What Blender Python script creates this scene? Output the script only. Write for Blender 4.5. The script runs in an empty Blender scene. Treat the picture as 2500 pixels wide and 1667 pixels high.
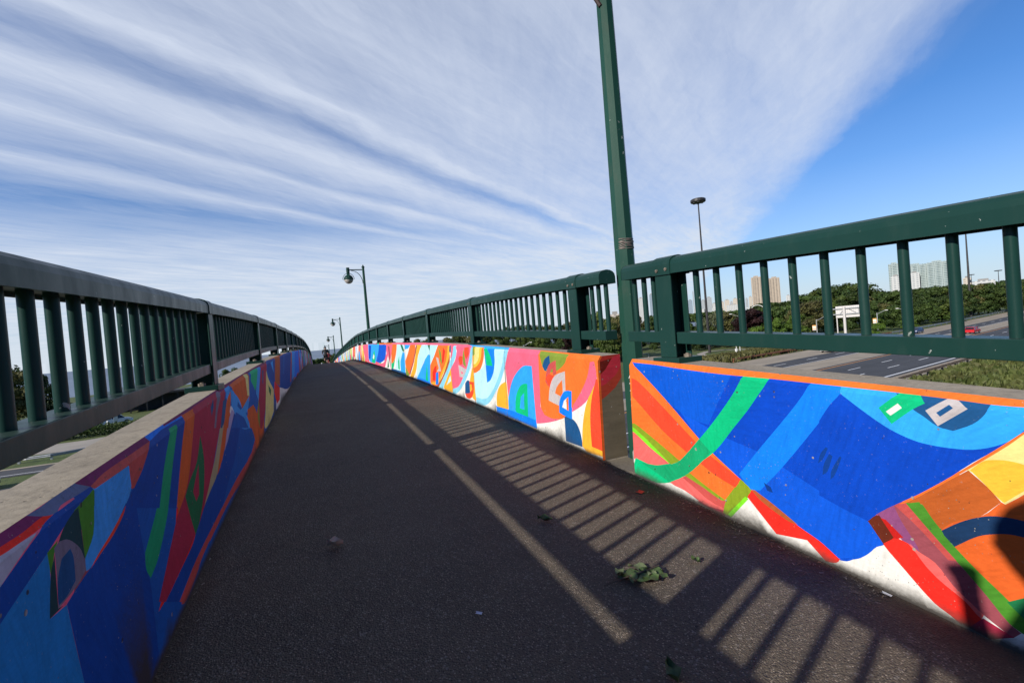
import bpy, math, random
import numpy as np
from mathutils import Vector, Matrix, Euler
from mathutils.geometry import delaunay_2d_cdt
R = math.radians
sc = bpy.context.scene
col = bpy.data.collections.new("Scene"); sc.collection.children.link(col)
rnd = random.Random(7)

# ------------------------------------------------------------------ object helpers
def tag(o, label=None, cat=None, group=None, kind=None):
    if label: o['label'] = label
    if cat: o['category'] = cat
    if group: o['group'] = group
    if kind: o['kind'] = kind
    return o
def empty(name, loc=(0,0,0), rz=0, label=None, cat=None, group=None):
    o = bpy.data.objects.new(name, None); col.objects.link(o)
    o.location = loc; o.rotation_euler = (0,0,rz); o.empty_display_size = .2
    return tag(o, label, cat, group)
class MB:
    def __init__(s): s.v=[]; s.f=[]; s.c=[]; s.col=None
    def add(s, vs, fs, c=None):
        n=len(s.v); s.v+= [tuple(p) for p in vs]
        for f in fs: s.f.append(tuple(i+n for i in f)); s.c.append(c if c is not None else s.col)
    def box(s, x0,x1,y0,y1,z0,z1,c=None):
        s.add([(x0,y0,z0),(x1,y0,z0),(x1,y1,z0),(x0,y1,z0),(x0,y0,z1),(x1,y0,z1),(x1,y1,z1),(x0,y1,z1)],
              [(3,2,1,0),(4,5,6,7),(0,1,5,4),(1,2,6,5),(2,3,7,6),(3,0,4,7)],c)
    def bar(s, p0, p1, r0, r1=None, n=8, c=None, cap=True):
        p0=Vector(p0); p1=Vector(p1); r1=r0 if r1 is None else r1
        d=(p1-p0).normalized(); a=Vector((0,0,1)) if abs(d.z)<.95 else Vector((1,0,0))
        u=d.cross(a).normalized(); w=d.cross(u)
        vs=[]
        for p,r in ((p0,r0),(p1,r1)):
            for i in range(n):
                t=2*math.pi*(i+.5)/n; vs.append(p+u*math.cos(t)*r+w*math.sin(t)*r)
        fs=[(i,(i+1)%n,(i+1)%n+n,i+n) for i in range(n)]
        if cap: fs+= [tuple(range(n-1,-1,-1)), tuple(range(n,2*n))]
        s.add(vs,fs,c)
    def path(s, pts, r, n=6, c=None, closed=False):
        pts=[Vector(p) for p in pts]; m=len(pts); rr=r if isinstance(r,(list,tuple)) else [r]*m
        vs=[]; pu=None
        for k,p in enumerate(pts):
            a=pts[(k-1)%m] if (closed or k>0) else p; b=pts[(k+1)%m] if (closed or k<m-1) else p
            d=(b-a).normalized()
            if pu is None:
                a0=Vector((0,0,1)) if abs(d.z)<.9 else Vector((1,0,0)); u=d.cross(a0).normalized()
            else: u=(pu-d*pu.dot(d)).normalized()
            pu=u; w=d.cross(u)
            for i in range(n):
                t=2*math.pi*i/n; vs.append(p+u*math.cos(t)*rr[k]+w*math.sin(t)*rr[k])
        fs=[]
        for k in range(m if closed else m-1):
            k2=(k+1)%m
            for i in range(n): fs.append((k*n+i,k*n+(i+1)%n,k2*n+(i+1)%n,k2*n+i))
        if not closed: fs+= [tuple(range(n-1,-1,-1)), tuple((m-1)*n+i for i in range(n))]
        s.add(vs,fs,c)
    def lathe(s, prof, n=16, o=(0,0,0), c=None):
        vs=[]; m=len(prof)
        for r,z in prof:
            for i in range(n):
                t=2*math.pi*i/n; vs.append((o[0]+r*math.cos(t),o[1]+r*math.sin(t),o[2]+z))
        fs=[]
        for k in range(m-1):
            for i in range(n): fs.append((k*n+i,k*n+(i+1)%n,(k+1)*n+(i+1)%n,(k+1)*n+i))
        fs+= [tuple(range(n-1,-1,-1)), tuple((m-1)*n+i for i in range(n))]
        s.add(vs,fs,c)
    def build(s, name, mat, parent=None, smooth=False, loc=None, bevel=0, label=None, flip=False):
        me=bpy.data.meshes.new(name); me.from_pydata(s.v,[],s.f); me.validate(); 
        if smooth: me.shade_smooth()
        if any(c is not None for c in s.c) and len(s.c)==len(me.polygons):
            a=me.color_attributes.new('Col','FLOAT_COLOR','CORNER'); buf=[]
            for p,c in zip(me.polygons,s.c):
                cc=tuple(c or (1,1,1)); buf+= (list(cc[:3])+[1])*p.loop_total
            a.data.foreach_set('color',buf)
        mats=mat if isinstance(mat,(list,tuple)) else [mat]
        for m in mats: me.materials.append(m)
        o=bpy.data.objects.new(name,me); col.objects.link(o)
        if parent: o.parent=parent
        if loc: o.location=loc
        if bevel:
            b=o.modifiers.new('bev','BEVEL'); b.width=bevel; b.segments=2; b.limit_method='ANGLE'; b.angle_limit=R(35)
        if label: o['label']=label
        return o
def copy_tree(o, parent=None):
    c=o.copy(); col.objects.link(c); c.parent=parent
    for ch in o.children: copy_tree(ch,c)
    return c

# ------------------------------------------------------------------ materials
def newmat(name):
    m=bpy.data.materials.new(name); m.use_nodes=True; nt=m.node_tree
    return m, nt, nt.nodes, nt.links, nt.nodes['Principled BSDF']
def N(nt, typ, **kw):
    n=nt.nodes.new(typ)
    for k,v in kw.items():
        if k in n.inputs: n.inputs[k].default_value=v
        else: setattr(n,k,v)
    return n
def mixc(nt, fac, a, b, mode='MIX'):
    m=nt.nodes.new('ShaderNodeMix'); m.data_type='RGBA'; m.blend_type=mode
    for i,v in ((0,fac),(6,a),(7,b)):
        if hasattr(v,'is_linked') or hasattr(v,'links'): nt.links.new(v,m.inputs[i])
        elif i==0: m.inputs[0].default_value=v
        else: m.inputs[i].default_value=(*v[:3],1)
    return m.outputs[2]
def mth(nt, op, a, b=None, c=None, clamp=False):
    m=nt.nodes.new('ShaderNodeMath'); m.operation=op; m.use_clamp=clamp
    for i,v in enumerate((a,b,c)):
        if v is None: continue
        if hasattr(v,'links'): nt.links.new(v,m.inputs[i])
        else: m.inputs[i].default_value=v
    return m.outputs[0]
def ramp(nt, src, stops, interp='LINEAR'):
    r=nt.nodes.new('ShaderNodeValToRGB'); r.color_ramp.interpolation=interp; e=r.color_ramp.elements
    while len(e)<len(stops): e.new(.5)
    for i,(p,c) in enumerate(stops):
        e[i].position=p; e[i].color=(c,c,c,1) if not isinstance(c,(tuple,list)) else (*c[:3],1)
    nt.links.new(src,r.inputs[0]); return r.outputs[0]
def noise(nt, vec, scale, detail=4, rough=.55, out=0, dist=0):
    n=N(nt,'ShaderNodeTexNoise',Scale=scale,Detail=detail,Roughness=rough,Distortion=dist); nt.links.new(vec,n.inputs['Vector']); return n.outputs[out]
def objco(nt, scale=None):
    g=nt.nodes.new('ShaderNodeNewGeometry'); 
    if scale is None: return g.outputs['Position']
    v=nt.nodes.new('ShaderNodeVectorMath'); v.operation='MULTIPLY'; nt.links.new(g.outputs['Position'],v.inputs[0]); v.inputs[1].default_value=scale
    return v.outputs[0]
def bump(nt, h, strength, dist, bs):
    b=N(nt,'ShaderNodeBump',Strength=strength,Distance=dist); nt.links.new(h,b.inputs['Height']); nt.links.new(b.outputs[0],bs.inputs['Normal'])
def simple(name, c, rough=.6, metal=0, var=.25, vs=3.0, bmp=0, spec=None):
    m,nt,ns,L,bs=newmat(name); P_=objco(nt)
    n=noise(nt,P_,vs,5)
    f=ramp(nt,n,[(.3,1-var),(.7,1+var)])
    o=mixc(nt,1.0,c,f,'MULTIPLY'); L.new(o,bs.inputs['Base Color'])
    bs.inputs['Roughness'].default_value=rough; bs.inputs['Metallic'].default_value=metal
    if spec is not None: bs.inputs['Specular IOR Level'].default_value=spec
    if bmp: bump(nt,noise(nt,P_,vs*12,4),bmp,.01,bs)
    return m
def m_concrete(name, c, dark, sc_=1.0):
    m,nt,ns,L,bs=newmat(name); P_=objco(nt)
    n1=noise(nt,P_,2.2*sc_,6,.6); n2=noise(nt,P_,45*sc_,5,.7); n3=noise(nt,objco(nt,(1,1,.25)),9*sc_,4,.6)
    o=mixc(nt,ramp(nt,n1,[(.3,0),(.72,1)]),c,tuple(x*.72 for x in c))
    o=mixc(nt,ramp(nt,n3,[(.52,0),(.75,.5)]),o,dark)
    o=mixc(nt,1.0,o,ramp(nt,n2,[(.25,.62),(.5,1.0),(.8,1.18)]),'MULTIPLY')
    v=N(nt,'ShaderNodeTexVoronoi',Scale=38*sc_); L.new(P_,v.inputs['Vector'])
    pit=mth(nt,'MULTIPLY',ramp(nt,v.outputs['Distance'],[(.10,1),(.17,0)]),ramp(nt,noise(nt,P_,11*sc_,2),[(.55,0),(.6,1)]))
    o=mixc(nt,pit,o,tuple(x*.45 for x in c)); L.new(o,bs.inputs['Base Color']); bs.inputs['Roughness'].default_value=.92
    h=mth(nt,'SUBTRACT',n2,pit); bump(nt,h,.55,.004,bs)
    return m
def m_green(name='green_paint',g1=(.0095,.038,.031),g2=(.013,.047,.039),g3=(.026,.058,.048)):
    m,nt,ns,L,bs=newmat(name); P_=objco(nt)
    n1=noise(nt,P_,1.7,5,.6); n2=noise(nt,objco(nt,(1,1,.3)),14,4,.6)
    o=mixc(nt,ramp(nt,n1,[(.35,0),(.7,1)]),g1,g2)
    o=mixc(nt,ramp(nt,n2,[(.56,0),(.72,.32)]),o,g3)
    ch=noise(nt,P_,34,3,.5); mk=mth(nt,'MULTIPLY',ramp(nt,ch,[(.705,0),(.715,1)]),ramp(nt,noise(nt,P_,3.1,2),[(.5,0),(.56,1)]))
    o=mixc(nt,mk,o,(.28,.30,.28)); L.new(o,bs.inputs['Base Color'])
    gn=nt.nodes.new('ShaderNodeNewGeometry'); sz_=N(nt,'ShaderNodeSeparateXYZ'); L.new(gn.outputs['Normal'],sz_.inputs[0])
    L.new(mixc(nt,mth(nt,'MULTIPLY',ramp(nt,sz_.outputs[2],[(.8,0),(1,1)]),ramp(nt,noise(nt,P_,9,5,.7),[(.35,.05),(.7,.40)])),o,(.09,.10,.085)),bs.inputs['Base Color'])
    L.new(ramp(nt,n2,[(.3,.30),(.7,.46)]),bs.inputs['Roughness']); bump(nt,noise(nt,P_,60,3),.12,.002,bs)
    bs.inputs['Specular IOR Level'].default_value=.16
    return m
def m_paint():
    m,nt,ns,L,bs=newmat('mural_paint'); P_=objco(nt)
    a=N(nt,'ShaderNodeVertexColor'); a.layer_name='Col'
    n1=noise(nt,objco(nt,(1,1,1)),5.5,5,.65); n2=noise(nt,objco(nt,(1,4,9)),16,4,.6)
    o=mixc(nt,1.0,a.outputs[0],ramp(nt,n1,[(.3,.86),(.55,1.0),(.75,1.07)]),'MULTIPLY')
    o=mixc(nt,1.0,o,ramp(nt,n2,[(.3,.92),(.7,1.05)]),'MULTIPLY')
    cv=N(nt,'ShaderNodeTexVoronoi',Scale=2.3); L.new(P_,cv.inputs['Vector']); cs=N(nt,'ShaderNodeSeparateColor'); L.new(cv.outputs['Color'],cs.inputs[0])
    rv=N(nt,'ShaderNodeVectorRotate'); rv.rotation_type='AXIS_ANGLE'; rv.inputs['Axis'].default_value=(1,0,0); L.new(P_,rv.inputs['Vector']); L.new(mth(nt,'MULTIPLY',cs.outputs[0],2.6),rv.inputs['Angle'])
    sv=nt.nodes.new('ShaderNodeVectorMath'); sv.operation='MULTIPLY'; L.new(rv.outputs[0],sv.inputs[0]); sv.inputs[1].default_value=(1,5,38)
    br=noise(nt,sv.outputs[0],1.6,4,.6)
    o=mixc(nt,1.0,o,ramp(nt,br,[(.28,.85),(.5,1.0),(.75,1.10)]),'MULTIPLY')
    ck=N(nt,'ShaderNodeTexVoronoi',Scale=1.5); ck.feature='DISTANCE_TO_EDGE'; dv=nt.nodes.new('ShaderNodeVectorMath'); dv.operation='ADD'; L.new(P_,dv.inputs[0]); L.new(noise(nt,P_,6,4,.6,1),dv.inputs[1]); L.new(dv.outputs[0],ck.inputs['Vector'])
    crk=mth(nt,'MULTIPLY',mth(nt,'LESS_THAN',ck.outputs['Distance'],.0022),ramp(nt,noise(nt,P_,1.1,2),[(.55,0),(.6,1)]))
    o=mixc(nt,mth(nt,'MULTIPLY',crk,.6),o,(.05,.045,.04))
    v=N(nt,'ShaderNodeTexVoronoi',Scale=24); L.new(P_,v.inputs['Vector'])
    sz=mth(nt,'MULTIPLY',ramp(nt,noise(nt,P_,7,2),[(.45,0),(.7,.20)]),1.0)
    pit=mth(nt,'LESS_THAN',v.outputs['Distance'],sz)
    v2=N(nt,'ShaderNodeTexVoronoi',Scale=75); L.new(P_,v2.inputs['Vector'])
    pit2=mth(nt,'MULTIPLY',mth(nt,'LESS_THAN',v2.outputs['Distance'],.13),ramp(nt,noise(nt,P_,4.3,3),[(.56,0),(.6,1)]))
    pp=mth(nt,'MAXIMUM',pit,pit2)
    o=mixc(nt,mth(nt,'MULTIPLY',pp,.85),o,ramp(nt,noise(nt,P_,50,1),[(.42,(.03,.028,.025)),(.6,(.35,.32,.27))]))
    # road grime splashed on the lowest centimetres of the wall (height above deck stored per corner in Grime)
    g=N(nt,'ShaderNodeAttribute'); g.attribute_name='Grime'
    gn=mth(nt,'ADD',g.outputs['Fac'],mth(nt,'MULTIPLY',mth(nt,'SUBTRACT',noise(nt,objco(nt,(1,1,1.5)),42,6,.75),.5),.42))
    o=mixc(nt,ramp(nt,gn,[(.30,0),(.85,.95)]),o,(.05,.043,.037))
    # soft wear
    o=mixc(nt,ramp(nt,noise(nt,P_,90,3,.7),[(.66,0),(.74,.28)]),o,(.42,.40,.36))
    L.new(o,bs.inputs['Base Color']); bs.inputs['Roughness'].default_value=.7; bs.inputs['Specular IOR Level'].default_value=.12
    h=mth(nt,'SUBTRACT',mth(nt,'MULTIPLY',noise(nt,P_,70,5,.7),.5),pp); bump(nt,h,.35,.003,bs)
    return m
def m_asphalt():
    m,nt,ns,L,bs=newmat('path_asphalt'); P_=objco(nt)
    n1=noise(nt,P_,1.1,6,.6); n0=noise(nt,P_,7,5,.6)
    o=mixc(nt,ramp(nt,n1,[(.3,0),(.7,1)]),(.098,.079,.059),(.142,.114,.084))
    o=mixc(nt,ramp(nt,n0,[(.4,0),(.75,.5)]),o,(.075,.063,.053))
    o=mixc(nt,ramp(nt,noise(nt,objco(nt,(.8,.22,1)),1.3,4,.6),[(.45,0),(.7,.45)]),o,(.135,.11,.085))
    o=mixc(nt,ramp(nt,noise(nt,P_,2.6,3,.5,0,1.2),[(.66,0),(.70,.30),(.9,.4)]),o,(.05,.042,.036))
    ck=N(nt,'ShaderNodeTexVoronoi',Scale=.42); ck.feature='DISTANCE_TO_EDGE'; dv=nt.nodes.new('ShaderNodeVectorMath'); dv.operation='ADD'; L.new(P_,dv.inputs[0]); L.new(noise(nt,P_,3,5,.7,1),dv.inputs[1]); L.new(dv.outputs[0],ck.inputs['Vector'])
    o=mixc(nt,mth(nt,'MULTIPLY',mth(nt,'LESS_THAN',ck.outputs['Distance'],.0016),.6),o,(.025,.022,.02))
    v=N(nt,'ShaderNodeTexVoronoi',Scale=150); L.new(P_,v.inputs['Vector'])
    sep=N(nt,'ShaderNodeSeparateColor'); L.new(v.outputs['Color'],sep.inputs[0])
    stone=mth(nt,'LESS_THAN',v.outputs['Distance'],.42)
    bright=mth(nt,'MULTIPLY',stone,ramp(nt,sep.outputs[0],[(.45,0),(.75,.5),(1,1)]))
    o=mixc(nt,bright,o,(.34,.28,.215))
    dk_=mth(nt,'MULTIPLY',stone,ramp(nt,sep.outputs[1],[(.55,0),(.9,.8)]))
    o=mixc(nt,dk_,o,(.03,.028,.026))
    v3=N(nt,'ShaderNodeTexVoronoi',Scale=62); L.new(P_,v3.inputs['Vector'])
    s3=N(nt,'ShaderNodeSeparateColor'); L.new(v3.outputs['Color'],s3.inputs[0])
    o=mixc(nt,mth(nt,'MULTIPLY',mth(nt,'LESS_THAN',v3.outputs['Distance'],.34),ramp(nt,s3.outputs[2],[(.8,0),(.95,.6)])),o,(.25,.22,.19))
    # silt and leaf dirt gathered along both kerb lines: attribute Edge is 0 mid path, 1 at the wall
    g=N(nt,'ShaderNodeAttribute'); g.attribute_name='Edge'
    e=mth(nt,'ADD',g.outputs['Fac'],mth(nt,'MULTIPLY',mth(nt,'SUBTRACT',noise(nt,objco(nt,(1.5,.7,1)),7,6,.65),.5),.75))
    silt=mixc(nt,noise(nt,P_,55,4,.7),(.05,.035,.025),(.105,.075,.055))
    o=mixc(nt,ramp(nt,e,[(.62,0),(.95,.9)]),o,silt)
    L.new(o,bs.inputs['Base Color']); bs.inputs['Roughness'].default_value=.85; bs.inputs['Specular IOR Level'].default_value=.3
    h=mth(nt,'ADD',v.outputs['Distance'],mth(nt,'MULTIPLY',noise(nt,P_,20,4),1.2)); bump(nt,h,.75,.0045,bs)
    return m
def m_vcol(name, rough=.6, var=.12, vs=2.0):
    m,nt,ns,L,bs=newmat(name); P_=objco(nt); a=N(nt,'ShaderNodeVertexColor'); a.layer_name='Col'
    o=mixc(nt,1.0,a.outputs[0],ramp(nt,noise(nt,P_,vs,4),[(.3,1-var),(.7,1+var)]),'MULTIPLY')
    L.new(o,bs.inputs['Base Color']); bs.inputs['Roughness'].default_value=rough; return m
def m_leaf(name, c1, c2, c3):
    m,nt,ns,L,bs=newmat(name); g=nt.nodes.new('ShaderNodeTexCoord'); oi=nt.nodes.new('ShaderNodeObjectInfo')
    a=N(nt,'ShaderNodeVertexColor'); a.layer_name='Col'
    sp=N(nt,'ShaderNodeSeparateColor'); L.new(a.outputs[0],sp.inputs[0])
    o=mixc(nt,sp.outputs[0],c1,c2)
    o=mixc(nt,ramp(nt,noise(nt,objco(nt),.45,4),[(.42,0),(.68,.8)]),o,c3)
    o=mixc(nt,1.0,o,ramp(nt,oi.outputs['Random'],[(0,.72),(1,1.28)]),'MULTIPLY')
    L.new(o,bs.inputs['Base Color']); bs.inputs['Roughness'].default_value=.6; bs.inputs['Specular IOR Level'].default_value=.25
    tr=N(nt,'ShaderNodeBsdfTranslucent'); L.new(o,tr.inputs['Color'])
    mx=N(nt,'ShaderNodeMixShader'); mx.inputs[0].default_value=.25; L.new(bs.outputs[0],mx.inputs[1]); L.new(tr.outputs[0],mx.inputs[2])
    L.new(mx.outputs[0],ns['Material Output'].inputs[0]); return m
M={}
M['paint']=m_paint()
M['concrete']=m_concrete('wall_concrete',(.40,.34,.265),(.17,.145,.115))
M['concrete_dark']=m_concrete('ledge_concrete',(.22,.185,.14),(.10,.085,.065),.8)
M['green']=m_green()
M['pole_green']=m_green('pole_green',(.013,.058,.041),(.021,.070,.050),(.060,.072,.056))
M['asphalt']=m_asphalt()
M['bolt']=simple('bolt_galvanised',(.20,.165,.13),.75,.1,.4,60)
M['galv']=simple('galvanised_steel',(.42,.43,.44),.45,.5,.15,3)
M['darkpole']=simple('dark_mast_steel',(.035,.032,.033),.5,.2,.2,1)
M['cap']=simple('grey_plastic_cap',(.30,.29,.265),.6,0,.15,8)
M['wire']=simple('wire_wrap',(.22,.18,.16),.5,.3,.4,40)
M['white']=simple('white_paint',(.72,.71,.68),.5,0,.08,2)
M['sign_metal']=simple('sign_back_metal',(.62,.58,.56),.5,.1,.08,1)
M['road']=simple('highway_asphalt',(.062,.064,.07),.85,0,.2,.4,.3)
def m_wear(name,c,vx,amp):
    m,nt,ns,L,bs=newmat(name); P_=objco(nt); rv=N(nt,'ShaderNodeVectorRotate'); rv.rotation_type='Z_AXIS'; L.new(P_,rv.inputs['Vector']); rv.inputs['Angle'].default_value=-.13
    sv=nt.nodes.new('ShaderNodeVectorMath'); sv.operation='MULTIPLY'; L.new(rv.outputs[0],sv.inputs[0]); sv.inputs[1].default_value=(.02,1,1)
    o=mixc(nt,1.0,c,ramp(nt,noise(nt,sv.outputs[0],vx,4,.6),[(.3,1-amp),(.7,1+amp)]),'MULTIPLY')
    o=mixc(nt,1.0,o,ramp(nt,noise(nt,P_,.35,5,.65),[(.3,.8),(.7,1.15)]),'MULTIPLY')
    L.new(o,bs.inputs['Base Color']); bs.inputs['Roughness'].default_value=.85; return m
M['road']=m_wear('highway_asphalt',(.058,.058,.062),1.3,.28)
M['shoulder']=m_wear('shoulder_concrete',(.35,.29,.215),.8,.16)
M['track']=simple('park_path',(.36,.32,.27),.9,0,.12,.3,.2)
M['yellow']=simple('yellow_line',(.62,.27,.06),.7,0,.15,2)
M['line']=simple('white_line',(.75,.75,.75),.7,0,.1,2)
M['rust']=simple('rusty_rail',(.24,.10,.055),.8,0,.35,3)
M['vcol']=m_vcol('painted_surface')
M['rubber']=simple('tyre_rubber',(.02,.02,.02),.8,0,.2,20)
def m_glassy(name,c,r=.12,spec=.6):
    m=simple(name,c,r,0,.1,2); m.node_tree.nodes['Principled BSDF'].inputs['Specular IOR Level'].default_value=spec; return m
M['carglass']=m_glassy('car_glass',(.015,.018,.022),.06,.8)
M['globe']=m_glassy('lamp_globe',(.42,.38,.35),.12,.6)
M['lens']=simple('mast_lens',(.1,.1,.1),.4)
M['dark']=simple('dark_shed',(.03,.03,.034),.7,0,.3,2)
M['skin']=simple('skin',(.50,.29,.20),.55,0,.06,20)
M['shirt_black']=simple('black_jersey',(.012,.012,.013),.8,0,.3,10)
M['shirt_red']=simple('red_jersey',(.42,.03,.035),.7,0,.15,8)
M['shirt_white']=simple('white_shirt',(.75,.75,.75),.8,0,.08,8)
M['shorts']=simple('dark_shorts',(.02,.018,.02),.8,0,.2,8)
M['tan']=simple('tan_shorts',(.35,.27,.2),.8,0,.2,8)
M['hair']=simple('dark_hair',(.02,.015,.01),.7,0,.2,30)
M['helmet']=simple('helmet',(.02,.022,.025),.3,0,.2,10)
M['red_metal']=simple('red_frame',(.35,.02,.02),.35,0,.1,8)
M['bark']=simple('bark',(.10,.075,.055),.9,0,.35,6,.5)
M['leaf_a']=m_leaf('leaf_mid_green',(.028,.06,.012),(.11,.145,.027),(.06,.075,.018))
M['leaf_b']=m_leaf('leaf_dark_green',(.018,.046,.012),(.08,.12,.026),(.045,.066,.017))
M['leaf_c']=m_leaf('leaf_bright_green',(.045,.10,.015),(.15,.23,.03),(.08,.14,.02))
M['leaf_g']=m_leaf('leaf_grey_green',(.07,.085,.04),(.20,.22,.115),(.11,.125,.06))
M['dry']=m_leaf('dry_grass',(.06,.085,.020),(.16,.185,.055),(.11,.10,.04))
M['leaf_p']=m_leaf('leaf_copper',(.016,.006,.007),(.045,.018,.017),(.025,.009,.009))
M['leaf_o']=m_leaf('leaf_olive',(.06,.065,.02),(.16,.155,.05),(.11,.095,.04))
def m_ground():
    m,nt,ns,L,bs=newmat('grass_ground'); P_=objco(nt)
    o=mixc(nt,ramp(nt,noise(nt,P_,.05,6,.6),[(.35,0),(.65,1)]),(.075,.115,.022),(.115,.135,.032))
    o=mixc(nt,ramp(nt,noise(nt,P_,.9,6,.7),[(.4,0),(.7,.8)]),o,(.035,.055,.012))
    o=mixc(nt,ramp(nt,noise(nt,P_,.16,4,.6),[(.58,0),(.72,.55)]),o,(.17,.14,.07))
    L.new(o,bs.inputs['Base Color']); bs.inputs['Roughness'].default_value=.95; bump(nt,noise(nt,P_,3,5),.8,.15,bs); return m
M['ground']=m_ground()
def m_water():
    m,nt,ns,L,bs=newmat('lake_water'); P_=objco(nt,(.02,.06,1))
    o=mixc(nt,ramp(nt,noise(nt,objco(nt,(.0006,.004,1)),1,4),[(.4,0),(.6,1)]),(.125,.165,.23),(.16,.21,.28))
    L.new(o,bs.inputs['Base Color']); bs.inputs['Roughness'].default_value=.45; bump(nt,noise(nt,P_,8,5),.35,.5,bs); bs.inputs['Specular IOR Level'].default_value=.25; return m
M['water']=m_water()
# ------------------------------------------------------------------ surveyed geometry of the bridge (metres; y runs along the path)
A1,A2,A3,A4=.0613731,-.2948174,.0516301,-.0039962
B2,B3=.0542162,-.0072322
KY=[-20,0,8,10.5,13,16,20,25.7,30,38,52,70]; KV=[0,0,-.012,-.02,-.012,.005,.028,.07,.04,-.055,-.2,-.2]
def dk(y):
    if y>70: return dk(70)-.06*(y-70)
    t=y/10; return A1*y+A2*t*t+A3*t**3+A4*t**4+float(np.interp(y,KY,KV))
def bend(y):
    if y<0: return 0.
    y=min(y,50.); t=y/10; return B2*t*t+B3*t**3
HW=.75                                   # parapet height
XRB,XRT,XLB,XLT=1.8371,1.8898,-.5579,-.5651
YEND=110.
def ysamp(y0,y1,near=.35,far=1.4):
    ys=[y0]; 
    while ys[-1]<y1-1e-6:
        y=ys[-1]; ys.append(min(y1, y+(near if y<8 else far*(.5 if y<30 else 1.5))))
    return ys
def sweep(mb, prof, ys, closed=True, caps=True, c=None, flip=False, zf=None):
    m=len(prof); vs=[]
    for y in ys:
        b=bend(y); z=dk(y) if zf is None else zf(y)
        for x,h in prof: vs.append((x+b,y,z+h))
    fs=[]
    for k in range(len(ys)-1):
        for i in range(m if closed else m-1):
            j=(i+1)%m; f=(k*m+i,k*m+j,(k+1)*m+j,(k+1)*m+i); fs.append(f[::-1] if flip else f)
    if caps: fs+= [tuple(range(m)) if flip else tuple(range(m-1,-1,-1)), tuple((len(ys)-1)*m+i for i in (range(m-1,-1,-1) if flip else range(m)))]
    mb.add(vs,fs,c)

# deck surface with a little crossfall noise; Edge attribute drives the silt
def build_path():
    ys=ysamp(-12,YEND,.3,1.0); xs=[XLB-.02,XLB+.06,XLB+.16,-.2,.3,.8,1.2,1.5,XRB-.24,XRB-.12,XRB-.04,XRB+.02]
    ed=[1,.75,.45,.15,0,0,.05,.4,.68,.85,.98,1.05]
    mb=MB(); vs=[]
    for y in ys:
        for x in xs: vs.append((x+bend(y),y,dk(y)))
    n=len(xs); fs=[(k*n+i,k*n+i+1,(k+1)*n+i+1,(k+1)*n+i) for k in range(len(ys)-1) for i in range(n-1)]
    mb.add(vs,fs); o=mb.build('path',M['asphalt'],smooth=True); tag(o,kind='structure')
    a=o.data.attributes.new('Edge','FLOAT','POINT'); a.data.foreach_set('value',ed*len(ys))
    # slab underneath with edge beams
    mb=MB(); sweep(mb,[(XLT-.16,-.012),(XRT+.16,-.012),(XRT+.16,-.3),(1.5,-.75),(-.2,-.75),(XLT-.16,-.3)],ysamp(-12,YEND,1,3),flip=True)
    s=mb.build('bridge_deck',M['concrete_dark']); tag(s,kind='structure')
build_path()

# ---- mural: painter's-order outlines in wall coordinates (metres along the wall, fraction of its height)
PAL=dict(WH=(.80,.78,.73),DB=(.002,.060,.50),BL=(.004,.095,.66),BM=(.003,.095,.60),MB=(.006,.205,.83),LB=(.03,.36,.87),LB2=(.05,.33,.78),
 OR=(.86,.17,.028),OD=(.70,.12,.022),BO=(.48,.105,.02),RO=(.86,.070,.028),RD=(.84,.028,.018),RE=(.55,.015,.012),RS=(.55,.085,.075),CR=(.42,.025,.065),
 DR=(.13,.022,.010),OG=(.24,.34,.02),BG=(.22,.74,.025),GR=(.003,.50,.20),GD=(.008,.37,.15),GL=(.07,.26,.025),GF=(.012,.16,.055),
 PC=(.84,.14,.13),PK=(.86,.13,.22),MV=(.33,.075,.095),PU=(.27,.075,.20),GY=(.52,.47,.47),GY2=(.20,.17,.23),NB=(.012,.085,.235),NV=(.010,.038,.105),
 YL=(.84,.50,.045),YP=(.80,.70,.25),YO=(.86,.42,.035),OL=(.22,.30,.04),CY=(.25,.62,.80),CP=(.48,.78,.88),BR=(.42,.10,.03),PL=(.20,.02,.11),BW=(.13,.17,.30),TL=(.012,.055,.065),DL=(.004,.066,.34),ML=(.007,.105,.42),LL=(.015,.22,.56),W2=(.42,.42,.50),TN=(.45,.38,.2),LV=(.42,.36,.55),SC=(.004,.045,.25))
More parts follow.
